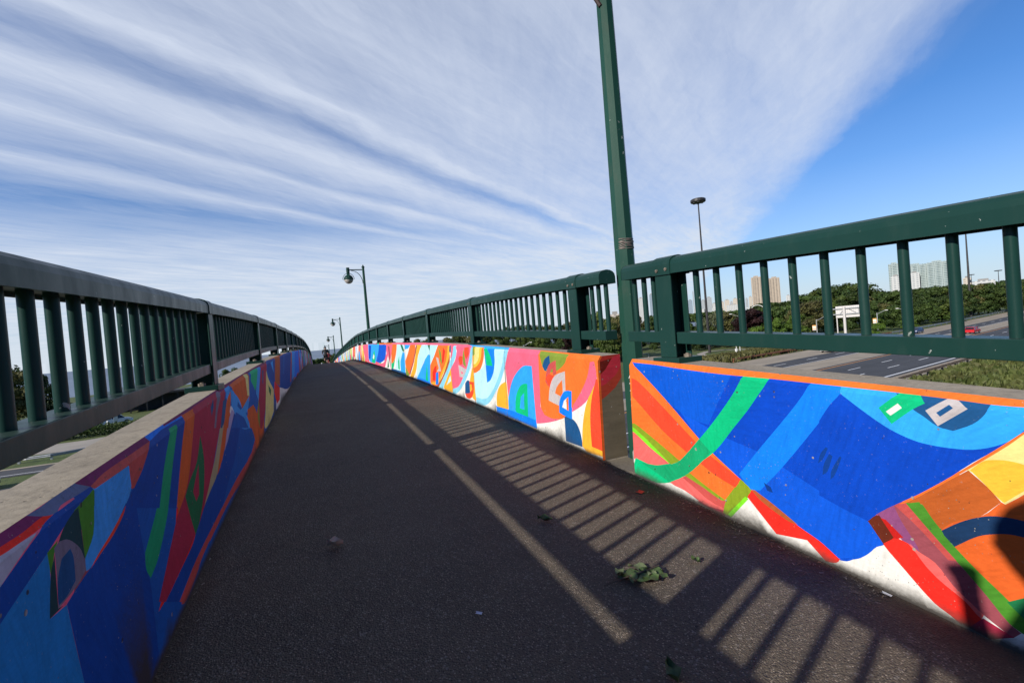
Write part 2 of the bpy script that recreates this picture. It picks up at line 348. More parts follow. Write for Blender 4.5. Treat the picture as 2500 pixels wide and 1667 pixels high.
MURAL="""=RN
DB 2.435,0.973 2.143,0.717 1.887,0.481 1.81,0.414 1.636,0.297 1.53,0.245 1.358,0.147 1.263,0.11 1.22,0.082 1.188,0.059 1.16,0.07 1.137,0.094 1.111,0.117 1.08,0.16 1.054,0.206 1.027,0.231 1.051,0.274 1.074,0.316 1.044,0.365 0.984,0.439 0.895,0.542 0.85,0.598 0.764,0.722 0.687,0.82 0.647,0.879 0.621,0.912 0.629,1.028 0.649,0.978 0.736,0.972 0.906,0.98 1.154,0.975 1.247,1.002 2.458,1.009
BL 2.015,0.645 1.708,0.542 1.53,0.508 1.41,0.458 1.252,0.389 1.253,0.363 1.16,0.335 1.074,0.316 1.051,0.274 1.027,0.231 1.054,0.206 1.08,0.16 1.111,0.117 1.137,0.094 1.188,0.059 1.22,0.082 1.263,0.11 1.358,0.147 1.53,0.245 1.636,0.297 1.81,0.414 1.887,0.481
BM 2.435,0.973 2.143,0.717 2.015,0.645 1.938,0.611 1.817,0.6 1.732,0.804 1.659,0.963 2.069,0.98
OR 2.481,0.988 2.419,0.965 2.133,0.719 1.879,0.475 1.803,0.412 1.633,0.294 1.735,0.114 2.004,0.174 2.112,0.222 2.431,0.41 2.514,0.429
RO 2.476,0.838 2.428,0.839 2.36,0.814 2.119,0.621 1.913,0.452 1.827,0.392 1.636,0.297 1.66,0.226 1.787,0.26 1.879,0.303 1.995,0.361 2.177,0.469 2.443,0.69 2.497,0.701
OG 2.5,0.453 2.434,0.455 2.285,0.391 2.035,0.268 2.113,0.218 2.29,0.303 2.437,0.408
BG 2.502,0.432 2.433,0.411 2.289,0.332 2.122,0.224 2.132,0.213 2.302,0.284 2.433,0.371 2.505,0.38
PC 2.492,0.383 2.431,0.372 2.291,0.293 2.122,0.219 2.278,0.151 2.423,0.155 2.508,0.142
PC 2.13,0.069 2.005,0.169 1.694,0.094 1.748,0.009 1.792,0.011 1.885,0.028 2.01,0.066
RS 2.024,0.149 1.969,0.192 1.694,0.094 1.724,0.052 1.843,0.064 1.922,0.104
CR 1.926,0.026 1.845,0.022 1.724,0.044 1.748,0.004 1.792,0.006
OG 2.013,0.175 1.968,0.206 1.854,0.158 1.728,0.113 1.761,0.102 1.879,0.14
OG 1.63,0.293 1.57,0.253 1.707,0.021 1.751,0.019 1.728,0.113
BG 1.614,0.192 1.6,0.19 1.708,0.017 1.722,0.024
GR 1.592,0.971 1.456,0.978 1.47,0.94 1.515,0.86 1.576,0.752 1.662,0.617 1.779,0.432 1.896,0.301 2.004,0.174 2.081,0.108 2.222,0.034 2.329,0.022 2.466,0.023 2.428,0.158 2.321,0.147 2.193,0.179 2.064,0.249 1.996,0.326 1.922,0.428 1.793,0.614 1.659,0.833
GD 2.064,0.247 1.996,0.326 1.887,0.481 1.811,0.41 1.879,0.316 1.986,0.19 2.14,0.075 2.378,0.136 2.193,0.177
MB 1.269,0.975 1.148,0.975 1.151,0.938 1.191,0.873 1.238,0.773 1.238,0.765 1.41,0.458 1.529,0.268 1.579,0.253 1.642,0.325 1.53,0.515 1.37,0.779 1.302,0.9
RD 1.595,0.2 1.576,0.251 1.53,0.238 1.438,0.188 1.358,0.147 1.263,0.107 1.225,0.086 1.188,0.057 1.203,0.035 1.237,0.018 1.314,0.091 1.455,0.047
BR 1.576,0.252 1.53,0.245 1.437,0.199 1.353,0.15 1.395,0.148 1.525,0.204
SC 1.217,0.639 1.209,0.634 1.232,0.567 1.251,0.539 1.24,0.594
SC 1.205,0.606 1.192,0.6 1.215,0.508 1.236,0.481 1.227,0.545
SC 1.163,0.61 1.158,0.602 1.186,0.503 1.205,0.467 1.199,0.521
SC 1.508,0.327 1.473,0.314 1.463,0.283 1.492,0.284
LB 1.152,0.976 0.97,0.977 0.788,0.973 0.622,0.977 0.619,0.929 0.647,0.888 0.667,0.852 0.711,0.807 0.763,0.776 0.817,0.764 0.86,0.761 0.905,0.764 0.952,0.78 1.002,0.808 1.072,0.865 1.151,0.938
NB 0.969,0.972 0.896,0.975 0.789,0.977 0.719,0.974 0.73,0.931 0.76,0.883 0.809,0.841 0.848,0.849 0.886,0.884 0.913,0.907
GR 1.02,0.893 0.956,0.975 0.899,0.978 0.88,0.944 0.913,0.912 0.981,0.825
WH 0.997,0.88 0.959,0.927 0.947,0.909 0.983,0.864
GY 0.88,0.912 0.822,0.976 0.796,0.972 0.77,0.944 0.848,0.851
NB 0.851,0.909 0.816,0.952 0.806,0.939 0.841,0.894
YP 0.619,0.912 0.647,0.877 0.687,0.815 0.73,0.757 0.781,0.683 0.765,0.68 0.704,0.717 0.65,0.751 0.623,0.745
YL 0.772,0.687 0.738,0.738 0.703,0.755 0.67,0.759 0.65,0.755 0.623,0.745 0.625,0.69 0.653,0.648 0.696,0.585 0.707,0.595 0.733,0.634
YP 0.625,0.69 0.653,0.652 0.696,0.587 0.708,0.593 0.694,0.581 0.653,0.64 0.625,0.681
BO 0.949,0.467 0.848,0.594 0.776,0.685 0.733,0.634 0.703,0.586 0.752,0.503 0.771,0.485 0.813,0.44 0.848,0.387 0.878,0.449 0.902,0.482
OD 0.703,0.586 0.694,0.581 0.653,0.64 0.653,0.65 0.623,0.682 0.635,0.214 0.701,0.186 0.73,0.217 0.78,0.264 0.82,0.338 0.853,0.394 0.82,0.444 0.75,0.506
NV 0.852,0.391 0.804,0.452 0.759,0.496 0.716,0.523 0.656,0.535 0.627,0.523 0.628,0.466 0.658,0.47 0.688,0.465 0.718,0.45 0.761,0.416 0.82,0.338 0.84,0.359
OR 0.619,0.919 0.647,0.884 0.687,0.826 0.764,0.719 0.85,0.601 0.952,0.473 1.049,0.358 0.946,0.47 0.848,0.593 0.759,0.712 0.682,0.819 0.647,0.874 0.619,0.91
MV 1.046,0.361 0.987,0.436 0.948,0.466 0.913,0.406 0.871,0.352 0.831,0.295 0.795,0.249 0.745,0.176 0.698,0.103 0.673,0.085 0.692,0.05 0.756,0.092 0.829,0.148 0.874,0.23 0.924,0.26 0.957,0.343
PU 1.044,0.363 0.987,0.434 0.964,0.368 0.923,0.283 0.917,0.258 0.959,0.285 0.995,0.322
RS 0.984,0.438 0.948,0.466 0.871,0.352 0.816,0.278 0.838,0.269 0.914,0.366
GL 0.949,0.464 0.91,0.489 0.872,0.411 0.82,0.338 0.765,0.269 0.701,0.199 0.637,0.119 0.638,0.066 0.668,0.084 0.698,0.103 0.745,0.176 0.795,0.249 0.871,0.352
GF 0.701,0.187 0.664,0.23 0.633,0.262 0.637,0.119 0.666,0.147
PC 0.945,0.282 0.924,0.26 0.874,0.235 0.828,0.164 0.756,0.092 0.762,0.07 0.8,0.095 0.86,0.147 0.915,0.226
RD 1.026,0.233 0.989,0.28 0.952,0.271 0.873,0.171 0.799,0.116 0.759,0.069 0.689,0.054 0.744,0.003 0.787,0.011 0.808,0.013 0.838,0.034 0.88,0.057 0.963,0.156
CR 0.793,0.012 0.758,0.078 0.689,0.054 0.744,0.002
DR 1.075,0.316 1.036,0.366 0.989,0.285 1.025,0.234
RE 1.031,0.354 1.015,0.354 0.962,0.297 0.991,0.277
OR 2.495,0.938 2.41,0.937 2.435,0.973 2.213,0.973 2.025,0.966 1.73,0.962 1.453,0.969 1.237,0.971 1.237,0.971 0.969,0.974 0.788,0.973 0.711,0.971 0.622,0.977 0.628,1.049 1.254,1.032 2.451,1.07 2.576,1.062
OR 2.552,0.982 2.435,0.992 2.434,0.45 2.566,0.416
=RF
PK 4.493,1.123 3.75,1.137 3.739,0.988 3.777,0.319 3.698,0.237 3.536,0.228 3.315,0.307 3.218,0.371 3.181,0.46 3.068,0.622 2.911,0.934 2.834,0.95 2.839,0.791 2.863,0.712 3.007,0.525 3.217,0.381 3.398,0.266 3.63,0.172 3.877,0.095 3.909,0.534 3.916,0.799 4.102,0.782 4.277,0.662 4.418,0.486 4.514,0.309 4.542,0.551 4.558,0.782 4.491,0.976
OR 3.759,1.137 2.867,1.112 2.687,1.119 2.767,0.946 2.91,0.943 2.962,0.775 3.07,0.602 3.181,0.46 3.315,0.307 3.536,0.228 3.698,0.243 3.758,0.323
OL 3.749,0.993 3.24,0.985 3.284,0.89 3.422,0.792 3.527,0.764 3.653,0.767 3.695,0.82
NB 3.689,0.82 3.641,0.905 3.548,0.956 3.535,0.768 3.653,0.769
RS 3.617,0.759 3.554,0.855 3.437,0.909 3.438,0.757 3.495,0.729 3.505,0.816 3.555,0.744 3.595,0.587 3.645,0.642
RO 3.642,0.677 3.582,0.741 3.461,0.722 3.487,0.62 3.577,0.584
GY 3.596,0.468 3.568,0.585 3.516,0.682 3.442,0.746 3.291,0.801 3.304,0.404 3.436,0.404 3.603,0.427
OR 3.477,0.531 3.445,0.604 3.347,0.699 3.345,0.561 3.378,0.512
MB 3.421,0.326 3.408,0.448 3.351,0.549 3.284,0.592 3.2,0.6 3.22,0.296 3.346,0.31
WH 3.366,0.397 3.333,0.473 3.258,0.528 3.262,0.38
OR 3.291,0.503 3.258,0.528 3.262,0.38 3.293,0.38
NB 3.331,0.3 3.223,0.297 3.152,0.263 3.101,0.176 3.079,0.054 3.328,0.039
YO 2.862,0.722 2.91,0.591 2.94,0.442 2.95,0.295 2.945,0.094 2.786,0.061 3.016,0.023 3.075,0.064 3.053,0.269 2.997,0.478 2.92,0.627
RO 2.846,0.771 2.819,0.775 2.797,0.427 2.795,0.067 2.945,0.094 2.95,0.295 2.93,0.492 2.894,0.632
YO 3.075,0.059 2.945,0.089 2.796,0.09 2.805,0.045 3.016,0.021
OR 2.87,1 2.688,1.012 2.703,0.089 2.807,0.063 2.797,0.427 2.826,0.792
LB 4.533,0.121 4.514,0.309 4.414,0.526 4.275,0.675 4.102,0.776 3.911,0.8 3.898,0.536 3.867,0.04 4.311,0.068
GR 4.351,0.152 4.32,0.342 4.222,0.488 4.124,0.546 4.03,0.559 4.051,0.1 4.26,0.093
LB 4.237,0.208 4.199,0.363 4.119,0.43 4.129,0.208
MB 4.895,0.105 4.532,0.128 4.257,0.132 3.884,0.129 3.868,0.037 4.388,0.035 4.887,0.019
YO 4.876,0.116 4.852,0.28 4.749,0.425 4.567,0.513 4.553,0.439 4.532,0.128
CY 4.609,0.997 4.464,0.964 4.576,0.739 4.743,0.483 4.909,0.315 5.083,0.152 5.295,0.049 5.587,0.027 5.633,0.121 5.248,0.153 5.001,0.315 4.794,0.548 4.655,0.774
CP 4.889,0.973 4.575,0.972 4.658,0.746 4.794,0.548 5.001,0.315 5.247,0.166 5.613,0.121 5.657,0.547 5.369,0.607 5.181,0.733 5.164,0.443 5.091,0.453 4.938,0.605 4.87,0.801
MB 5.213,0.968 4.869,0.967 4.898,0.682 5.029,0.49 5.16,0.426 5.173,0.657
GR 5.213,0.968 5.109,0.965 5.004,0.851 4.951,0.706 5.151,0.701
LB 5.883,1.104 4.493,1.123 4.478,0.976 4.874,0.967 5.795,0.956
OR 5.649,0.976 5.234,0.977 5.223,0.889 5.276,0.752 5.395,0.617 5.564,0.54 5.707,0.523 5.682,0.603
YL 5.649,0.976 5.287,0.975 5.348,0.792 5.466,0.68 5.668,0.602
YP 5.532,0.972 5.372,0.972 5.425,0.799 5.545,0.697 5.645,0.675
OL 5.659,0.98 5.573,0.982 5.575,0.848 5.655,0.814
YO 5.702,0.601 5.651,0.582 5.641,0.368 5.604,0.065 5.733,0.091 5.848,0.219 5.81,0.396
RO 5.86,0.353 5.663,0.371 5.679,0.244 5.726,0.14 5.868,0.062 6.006,0.058 6.061,0.113 5.871,0.154 5.743,0.234 5.762,0.317 5.866,0.309
NB 6.06,0.119 6.037,0.293 5.935,0.359 5.853,0.36 5.85,0.157 5.934,0.135
CY 5.745,0.954 5.641,0.958 5.71,0.721 5.888,0.486 6.137,0.268 6.321,0.139 6.546,0.042 6.696,0.027 6.683,0.115 6.382,0.197 6.156,0.368 5.937,0.581 5.786,0.813
PK 6.454,1.015 5.703,0.984 5.786,0.813 5.937,0.581 6.156,0.368 6.382,0.197 6.684,0.112 6.732,0.304 6.738,0.526 6.492,0.668 6.356,0.875
PK 6.731,1.004 6.531,1.001 6.588,0.771 6.728,0.719 6.645,0.892
RO 5.991,0.953 5.802,0.966 5.812,0.836 5.94,0.74 6.029,0.825
RO 6.307,0.733 6.231,0.789 6.099,0.783 6.128,0.641 6.255,0.616
OL 6.031,0.929 5.993,0.739 5.96,0.588 6.086,0.641 6.104,0.745
GY 6.323,0.613 5.964,0.563 6.119,0.398 6.286,0.393 6.305,0.496
PK 6.236,0.505 6.1,0.49 6.171,0.448
CY 6.503,1.002 6.396,1.001 6.401,0.807 6.612,0.605 6.829,0.434 7.065,0.223 7.266,0.033 7.539,0.028 7.176,0.329 6.889,0.571 6.672,0.711
OR 7.464,0.965 6.793,0.973 6.796,0.789 7.013,0.562 7.265,0.32 7.689,-0.007 8.138,0.07 8.128,0.435 7.768,0.699
YO 6.831,0.972 6.72,0.958 6.78,0.761 7.019,0.518 7.265,0.32 7.575,0.1 7.827,0.054 8.138,0.067 7.612,0.161 7.298,0.392 7.001,0.635
RD 7.967,0.135 7.935,0.319 7.758,0.462 7.618,0.503 7.699,0.164
RD 7.126,0.923 7.01,0.851 7.129,0.627 7.272,0.555
OL 7.441,0.916 7.275,0.812 7.243,0.542 7.352,0.613
GY 7.63,0.693 7.47,0.682 7.332,0.401 7.625,0.375 7.47,0.453
MB 7.69,0.338 7.521,0.372 7.544,0.089 7.75,0.064
BR 6.749,0.791 6.802,0.62 7.132,0.333 7.588,0.021 7.785,0.004 7.373,0.203 7.024,0.489
YO 6.739,0.515 6.686,0.043 7.093,0.042 7.225,0.068 6.876,0.387
CP 6.78,0.368 6.758,0.259 7.036,0.14
NB 6.743,0.974 6.669,0.973 6.711,0.834 6.776,0.846
CP 8.691,0.958 7.456,0.96 7.765,0.715 8.119,0.482 8.133,0.716 8.627,0.54 8.999,0.249 9.341,0.068 9.29,0.319 9.13,0.606 8.883,0.849
LB 8.244,0.715 8.04,0.719 8.161,0.031 8.597,0.055 9.305,0.071 8.779,0.39
GR 8.329,0.56 8.325,0.046 8.537,0.058
MB 9.318,0.074 8.59,0.09 8.128,0.063 8.136,0.018 8.662,0.027 9.326,0.036
GF 8.234,0.985 8.003,0.98 8.088,0.813
OR 9.786,0.98 9.33,0.975 9.392,0.69 9.675,0.39 10.14,0.056 10.515,0.281 10.566,0.445 10.162,0.708
YO 9.183,0.958 8.724,0.944 9.119,0.662 9.326,0.317 9.716,0.014 10.061,0.043 9.695,0.292 9.412,0.595
MV 9.249,0.94 9.156,0.918 9.579,0.492 10.052,0.084 10.142,0.121 9.654,0.488
OL 10.577,0.281 10.118,0.078 10.314,0.021 10.569,0.041
LB 10.515,0.951 9.85,0.946 10.131,0.85 10.543,0.82
CP 11.638,0.955 10.614,0.943 10.778,0.713 11.114,0.505 11.412,0.104 11.84,0.096 12.054,0.133 11.878,0.379
LB 10.871,0.715 10.626,0.696 10.637,0.056 11.3,0.022 11.236,0.411
GR 12.06,0.466 12.408,0.13 12.755,0.083 12.73,0.315 12.347,0.357
GR 11.396,0.588 11.386,0.128 11.608,0.158 11.602,0.393
OR 12.397,0.976 11.656,0.948 11.788,0.733 12.083,0.465 12.485,0.297 12.738,0.284 12.64,0.643
GF 11.145,0.957 10.892,0.948 10.652,0.78 10.778,0.713 10.948,0.795
NB 12.795,0.078 11.313,0.093 10.54,0.094 10.556,0.021 11.435,0.011 12.812,0.016
PK 13.753,0.979 12.35,0.969 12.64,0.643 12.986,0.329 12.775,0.056 14.223,0.045 16.597,0.077 15.021,0.152 14.153,0.276 13.596,0.62
WH 13.338,0.527 13.015,0.225 12.844,0.039 14.1,0.038
GF 13.333,0.449 13.224,0.105 13.573,0.057
MV 13.262,0.889 12.934,0.89 12.899,0.074 13.068,0.273
LB 18.837,0.994 15.262,0.95 15.612,0.581 16.094,0.323 16.706,0.072 17.995,0.055 18.895,0.25
BM 15.244,0.95 13.548,0.932 13.761,0.563 14.304,0.298 15.562,0.167 16.346,0.189 15.612,0.581
DB 18.53,0.938 17.655,0.929 18.166,0.267 18.811,0.252
GR 16.686,0.727 16.47,0.312 16.772,0.069 17.73,0.099 17.224,0.491
WH 16.984,0.522 16.749,0.434 16.968,0.259 17.335,0.322
PK 19.099,0.098 16.597,0.077 14.223,0.045 15.803,0.018 19.141,-0.003
PK 21.425,0.977 19.284,0.966 19.275,0.085 20.24,0.096
PK 12.68,1.036 5.881,1.026 5.811,0.979 7.895,0.958 12.466,0.96
OR 15.594,1.063 12.615,1.012 12.433,0.958 15.299,0.95
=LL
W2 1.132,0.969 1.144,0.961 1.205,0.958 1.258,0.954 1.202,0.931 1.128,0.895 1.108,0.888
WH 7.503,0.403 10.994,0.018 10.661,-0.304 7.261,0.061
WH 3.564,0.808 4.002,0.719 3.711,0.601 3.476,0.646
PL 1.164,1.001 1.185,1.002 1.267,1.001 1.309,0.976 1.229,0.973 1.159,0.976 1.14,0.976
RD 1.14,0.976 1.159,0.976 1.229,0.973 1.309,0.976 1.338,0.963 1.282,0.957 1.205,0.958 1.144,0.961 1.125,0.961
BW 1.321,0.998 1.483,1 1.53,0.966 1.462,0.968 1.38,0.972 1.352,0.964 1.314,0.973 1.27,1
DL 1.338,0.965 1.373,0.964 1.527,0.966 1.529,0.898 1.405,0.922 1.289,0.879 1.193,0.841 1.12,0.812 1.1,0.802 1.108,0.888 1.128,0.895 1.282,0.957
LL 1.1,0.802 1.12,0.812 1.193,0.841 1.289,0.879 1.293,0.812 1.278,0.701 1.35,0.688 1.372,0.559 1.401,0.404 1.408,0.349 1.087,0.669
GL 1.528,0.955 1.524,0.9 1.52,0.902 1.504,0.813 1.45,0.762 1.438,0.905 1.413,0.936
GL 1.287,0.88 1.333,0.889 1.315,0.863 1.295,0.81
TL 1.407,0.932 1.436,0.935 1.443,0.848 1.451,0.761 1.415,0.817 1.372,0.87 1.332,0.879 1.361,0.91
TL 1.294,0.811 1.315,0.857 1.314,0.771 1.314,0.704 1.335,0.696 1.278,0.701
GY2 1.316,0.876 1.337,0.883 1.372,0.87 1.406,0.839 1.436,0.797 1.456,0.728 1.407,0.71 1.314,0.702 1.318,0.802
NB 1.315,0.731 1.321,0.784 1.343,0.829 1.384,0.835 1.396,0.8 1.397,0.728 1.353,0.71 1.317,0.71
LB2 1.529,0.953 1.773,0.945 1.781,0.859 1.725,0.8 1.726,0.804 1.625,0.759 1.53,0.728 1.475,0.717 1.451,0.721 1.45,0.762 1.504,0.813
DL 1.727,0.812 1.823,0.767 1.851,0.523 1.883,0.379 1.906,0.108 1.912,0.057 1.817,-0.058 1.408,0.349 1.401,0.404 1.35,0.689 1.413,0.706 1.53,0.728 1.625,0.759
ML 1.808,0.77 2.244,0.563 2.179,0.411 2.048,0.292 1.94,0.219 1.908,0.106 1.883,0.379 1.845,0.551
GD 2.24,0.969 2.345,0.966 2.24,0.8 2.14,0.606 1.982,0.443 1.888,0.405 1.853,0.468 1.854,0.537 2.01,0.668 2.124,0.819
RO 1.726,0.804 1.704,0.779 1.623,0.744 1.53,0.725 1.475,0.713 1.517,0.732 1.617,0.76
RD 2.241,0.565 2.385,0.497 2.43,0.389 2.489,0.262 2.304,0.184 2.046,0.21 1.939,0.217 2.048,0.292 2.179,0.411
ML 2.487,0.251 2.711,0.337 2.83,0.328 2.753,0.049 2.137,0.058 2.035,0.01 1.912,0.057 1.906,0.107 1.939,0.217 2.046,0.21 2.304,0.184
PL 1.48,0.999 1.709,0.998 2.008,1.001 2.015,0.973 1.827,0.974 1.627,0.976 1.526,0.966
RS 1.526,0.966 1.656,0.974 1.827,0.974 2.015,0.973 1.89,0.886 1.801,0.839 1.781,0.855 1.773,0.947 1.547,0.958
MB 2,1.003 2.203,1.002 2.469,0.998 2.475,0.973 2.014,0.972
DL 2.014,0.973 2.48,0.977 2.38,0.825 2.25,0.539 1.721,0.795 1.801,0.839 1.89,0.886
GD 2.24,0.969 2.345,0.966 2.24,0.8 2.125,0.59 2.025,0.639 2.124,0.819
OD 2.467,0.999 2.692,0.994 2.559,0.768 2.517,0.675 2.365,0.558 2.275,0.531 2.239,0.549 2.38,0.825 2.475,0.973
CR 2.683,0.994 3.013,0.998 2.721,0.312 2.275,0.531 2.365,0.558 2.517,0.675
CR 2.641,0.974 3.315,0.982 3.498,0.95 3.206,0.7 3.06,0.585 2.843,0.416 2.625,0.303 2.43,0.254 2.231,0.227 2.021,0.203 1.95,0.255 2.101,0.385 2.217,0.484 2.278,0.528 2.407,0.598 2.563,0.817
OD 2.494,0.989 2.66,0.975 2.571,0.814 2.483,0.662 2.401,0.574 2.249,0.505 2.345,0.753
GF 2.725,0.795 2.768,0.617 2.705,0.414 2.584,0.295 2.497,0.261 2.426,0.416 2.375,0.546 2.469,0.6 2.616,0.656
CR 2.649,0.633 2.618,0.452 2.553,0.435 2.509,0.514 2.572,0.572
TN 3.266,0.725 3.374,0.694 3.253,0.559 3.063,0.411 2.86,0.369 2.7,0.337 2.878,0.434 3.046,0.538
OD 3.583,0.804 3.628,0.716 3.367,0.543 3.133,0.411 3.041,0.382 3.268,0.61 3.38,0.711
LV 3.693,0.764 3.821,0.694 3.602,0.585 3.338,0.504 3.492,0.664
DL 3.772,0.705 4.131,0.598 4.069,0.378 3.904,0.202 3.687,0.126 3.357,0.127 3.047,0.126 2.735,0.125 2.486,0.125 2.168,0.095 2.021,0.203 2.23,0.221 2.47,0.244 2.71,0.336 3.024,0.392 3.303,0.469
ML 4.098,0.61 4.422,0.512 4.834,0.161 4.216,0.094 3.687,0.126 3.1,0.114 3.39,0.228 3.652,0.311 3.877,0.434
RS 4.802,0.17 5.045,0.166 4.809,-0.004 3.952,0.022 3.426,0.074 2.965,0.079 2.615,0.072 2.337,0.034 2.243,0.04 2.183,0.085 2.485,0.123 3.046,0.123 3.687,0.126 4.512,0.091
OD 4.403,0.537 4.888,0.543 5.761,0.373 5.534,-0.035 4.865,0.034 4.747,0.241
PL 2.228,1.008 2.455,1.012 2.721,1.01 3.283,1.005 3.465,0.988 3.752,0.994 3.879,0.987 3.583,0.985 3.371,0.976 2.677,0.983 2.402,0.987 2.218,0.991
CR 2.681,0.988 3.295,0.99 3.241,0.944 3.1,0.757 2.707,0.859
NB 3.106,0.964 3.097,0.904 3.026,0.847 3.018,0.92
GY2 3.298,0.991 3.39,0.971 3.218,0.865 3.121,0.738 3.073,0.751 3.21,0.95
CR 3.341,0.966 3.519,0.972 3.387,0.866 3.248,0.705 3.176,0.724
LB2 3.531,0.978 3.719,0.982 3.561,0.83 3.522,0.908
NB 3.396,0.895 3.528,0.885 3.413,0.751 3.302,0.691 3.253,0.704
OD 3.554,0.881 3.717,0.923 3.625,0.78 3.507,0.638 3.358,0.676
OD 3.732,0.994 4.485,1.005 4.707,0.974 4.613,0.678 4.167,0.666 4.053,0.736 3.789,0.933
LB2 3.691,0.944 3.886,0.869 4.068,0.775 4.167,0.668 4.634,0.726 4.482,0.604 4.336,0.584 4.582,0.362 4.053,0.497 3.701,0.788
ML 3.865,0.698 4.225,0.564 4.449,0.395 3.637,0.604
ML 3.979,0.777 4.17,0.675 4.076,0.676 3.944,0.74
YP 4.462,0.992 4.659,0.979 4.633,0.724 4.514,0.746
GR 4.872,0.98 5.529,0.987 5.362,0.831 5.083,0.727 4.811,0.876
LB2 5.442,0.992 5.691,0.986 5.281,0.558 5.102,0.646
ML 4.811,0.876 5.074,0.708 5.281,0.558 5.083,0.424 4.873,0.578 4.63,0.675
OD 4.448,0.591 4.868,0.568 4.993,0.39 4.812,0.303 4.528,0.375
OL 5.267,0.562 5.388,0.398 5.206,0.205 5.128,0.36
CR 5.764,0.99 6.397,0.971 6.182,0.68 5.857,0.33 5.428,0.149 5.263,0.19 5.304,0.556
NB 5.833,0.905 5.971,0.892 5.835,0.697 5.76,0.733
YP 6.267,0.865 6.456,0.704 7.097,0.438 6.87,0.101 6.29,0.046 5.758,0.068 5.684,0.111 5.903,0.321
GF 6.401,0.613 6.721,0.494 6.601,0.404 6.429,0.503
DL 6.46,0.966 7.71,0.968 7.397,0.546 6.802,0.662 6.426,0.85
LB 6.915,0.946 7.288,0.954 7.29,0.725
BO 7.687,0.969 8.795,0.996 8.233,0.378 7.368,0.55
RD 7.301,0.564 8.194,0.327 8.029,0.113 7.465,0.12 7.16,0.401
DL 8.718,0.991 12.464,0.996 11.174,0.124 9.876,0.1 8.315,0.331
ML 9.627,0.995 10.034,1 9.405,0.522 9.07,0.55
RS 12.393,0.989 12.801,0.99 11.557,0.135 11.174,0.124
LB 12.801,0.99 14.423,0.975 13.214,0.153 12.076,0.138
MB 14.487,0.981 16.852,0.966 16.245,0.128 13.111,0.066
PL 3.317,0.997 4.471,1.001 5.824,0.999 6.63,0.997 6.164,0.971 4.431,0.99 3.363,0.974
OR 6.618,0.995 8.96,0.996 11.566,1.025 8.783,0.971"""
def parse_mural():
    out={}; cur=None
    for ln in MURAL.splitlines():
        if not ln: continue
        if ln[0]=='=': cur=out.setdefault(ln[1:],[]); continue
        t=ln.split(); cur.append((PAL[t[0]],[tuple(map(float,q.split(','))) for q in t[1:]]))
    return out
MUR=parse_mural()
def arch(cy,w,h,t0=0.,up=True,n=8):
    p=[(cy-w,t0),(cy+w,t0)]
    for i in range(n+1):
        a=math.pi*i/n; p.append((cy+w*math.cos(a),t0+(h*.35+h*.65*math.sin(a))*(1 if up else -1)))
    return p
def rand_paint(y0,y1,seed,pastel):
    r=random.Random(seed); out=[]
    warm=['PK','OR','WH','CP','LB','YP','PC','MB','WH','YO','CY','MV','GR','RO'] if pastel else ['MB','BM','PK','OR','CR','DB','GY2','WH','LB','MV','NB','GR','RS']
    y=y0
    while y<y1:
        w=r.uniform(.35,1.2)*(1+y/45); c=PAL[r.choice(warm)]; s=r.uniform(-.5,.5)*w
        out.append((c,[(y,-.1),(y+w,-.1),(y+w+s,1.2),(y+s,1.2)]))
        for _ in range(2):
            c2=PAL[r.choice(warm)]; cy=y+r.uniform(0,w); ww=w*r.uniform(.12,.4); up=r.random()<.5
            out.append((c2,arch(cy,ww,r.uniform(.4,.9),0 if up else 1.1,up)))
        if r.random()<.6:
            c3=PAL[r.choice(warm)]; out.append((c3,[(y,-.1),(y+.12*w,-.1),(y+w*.9,1.2),(y+w*.7,1.2)]))
        y+=w
    return out
def crom(pts,k=3):
    # gentle rounding of the traced outline where it bends softly
    n=len(pts); out=[]
    for i in range(n):
        p0,p1,p2,p3=[Vector(pts[(i+j)%n]) for j in (-1,0,1,2)]
        d=(p2-p1).length; out.append(tuple(p1))
        if d<.02: continue
        def ang(a,b,c):
            u=(b-a);v=(c-b)
            if u.length<1e-6 or v.length<1e-6: return 9
            return abs(u.angle(v))
        a1=ang(p0,p1,p2)<R(38); a2=ang(p1,p2,p3)<R(38)
        if not (a1 or a2): continue
        m1=(p2-p0)*.5 if a1 else (p2-p1); m2=(p3-p1)*.5 if a2 else (p2-p1)
        m1=m1.normalized()*d if m1.length>1e-6 else p2-p1; m2=m2.normalized()*d if m2.length>1e-6 else p2-p1
        for q in range(1,k):
            t=q/k; h=(2*t**3-3*t*t+1)*p1+(t**3-2*t*t+t)*m1+(-2*t**3+3*t*t)*p2+(t**3-t*t)*m2; out.append(tuple(h))
    return out
def grow(q,d,S):
    n=len(q); P_=[Vector((a,b*S)) for a,b in q]; ar=sum(P_[i].x*P_[(i+1)%n].y-P_[(i+1)%n].x*P_[i].y for i in range(n)); sg=1 if ar>0 else -1; out=[]
    for i in range(n):
        e=(P_[(i+1)%n]-P_[i-1]); 
        if e.length<1e-7: out.append(q[i]); continue
        e.normalize(); v=P_[i]+Vector((e.y,-e.x))*sg*d*(1+P_[i].x*.06); out.append((v.x,v.y/S))
    return out
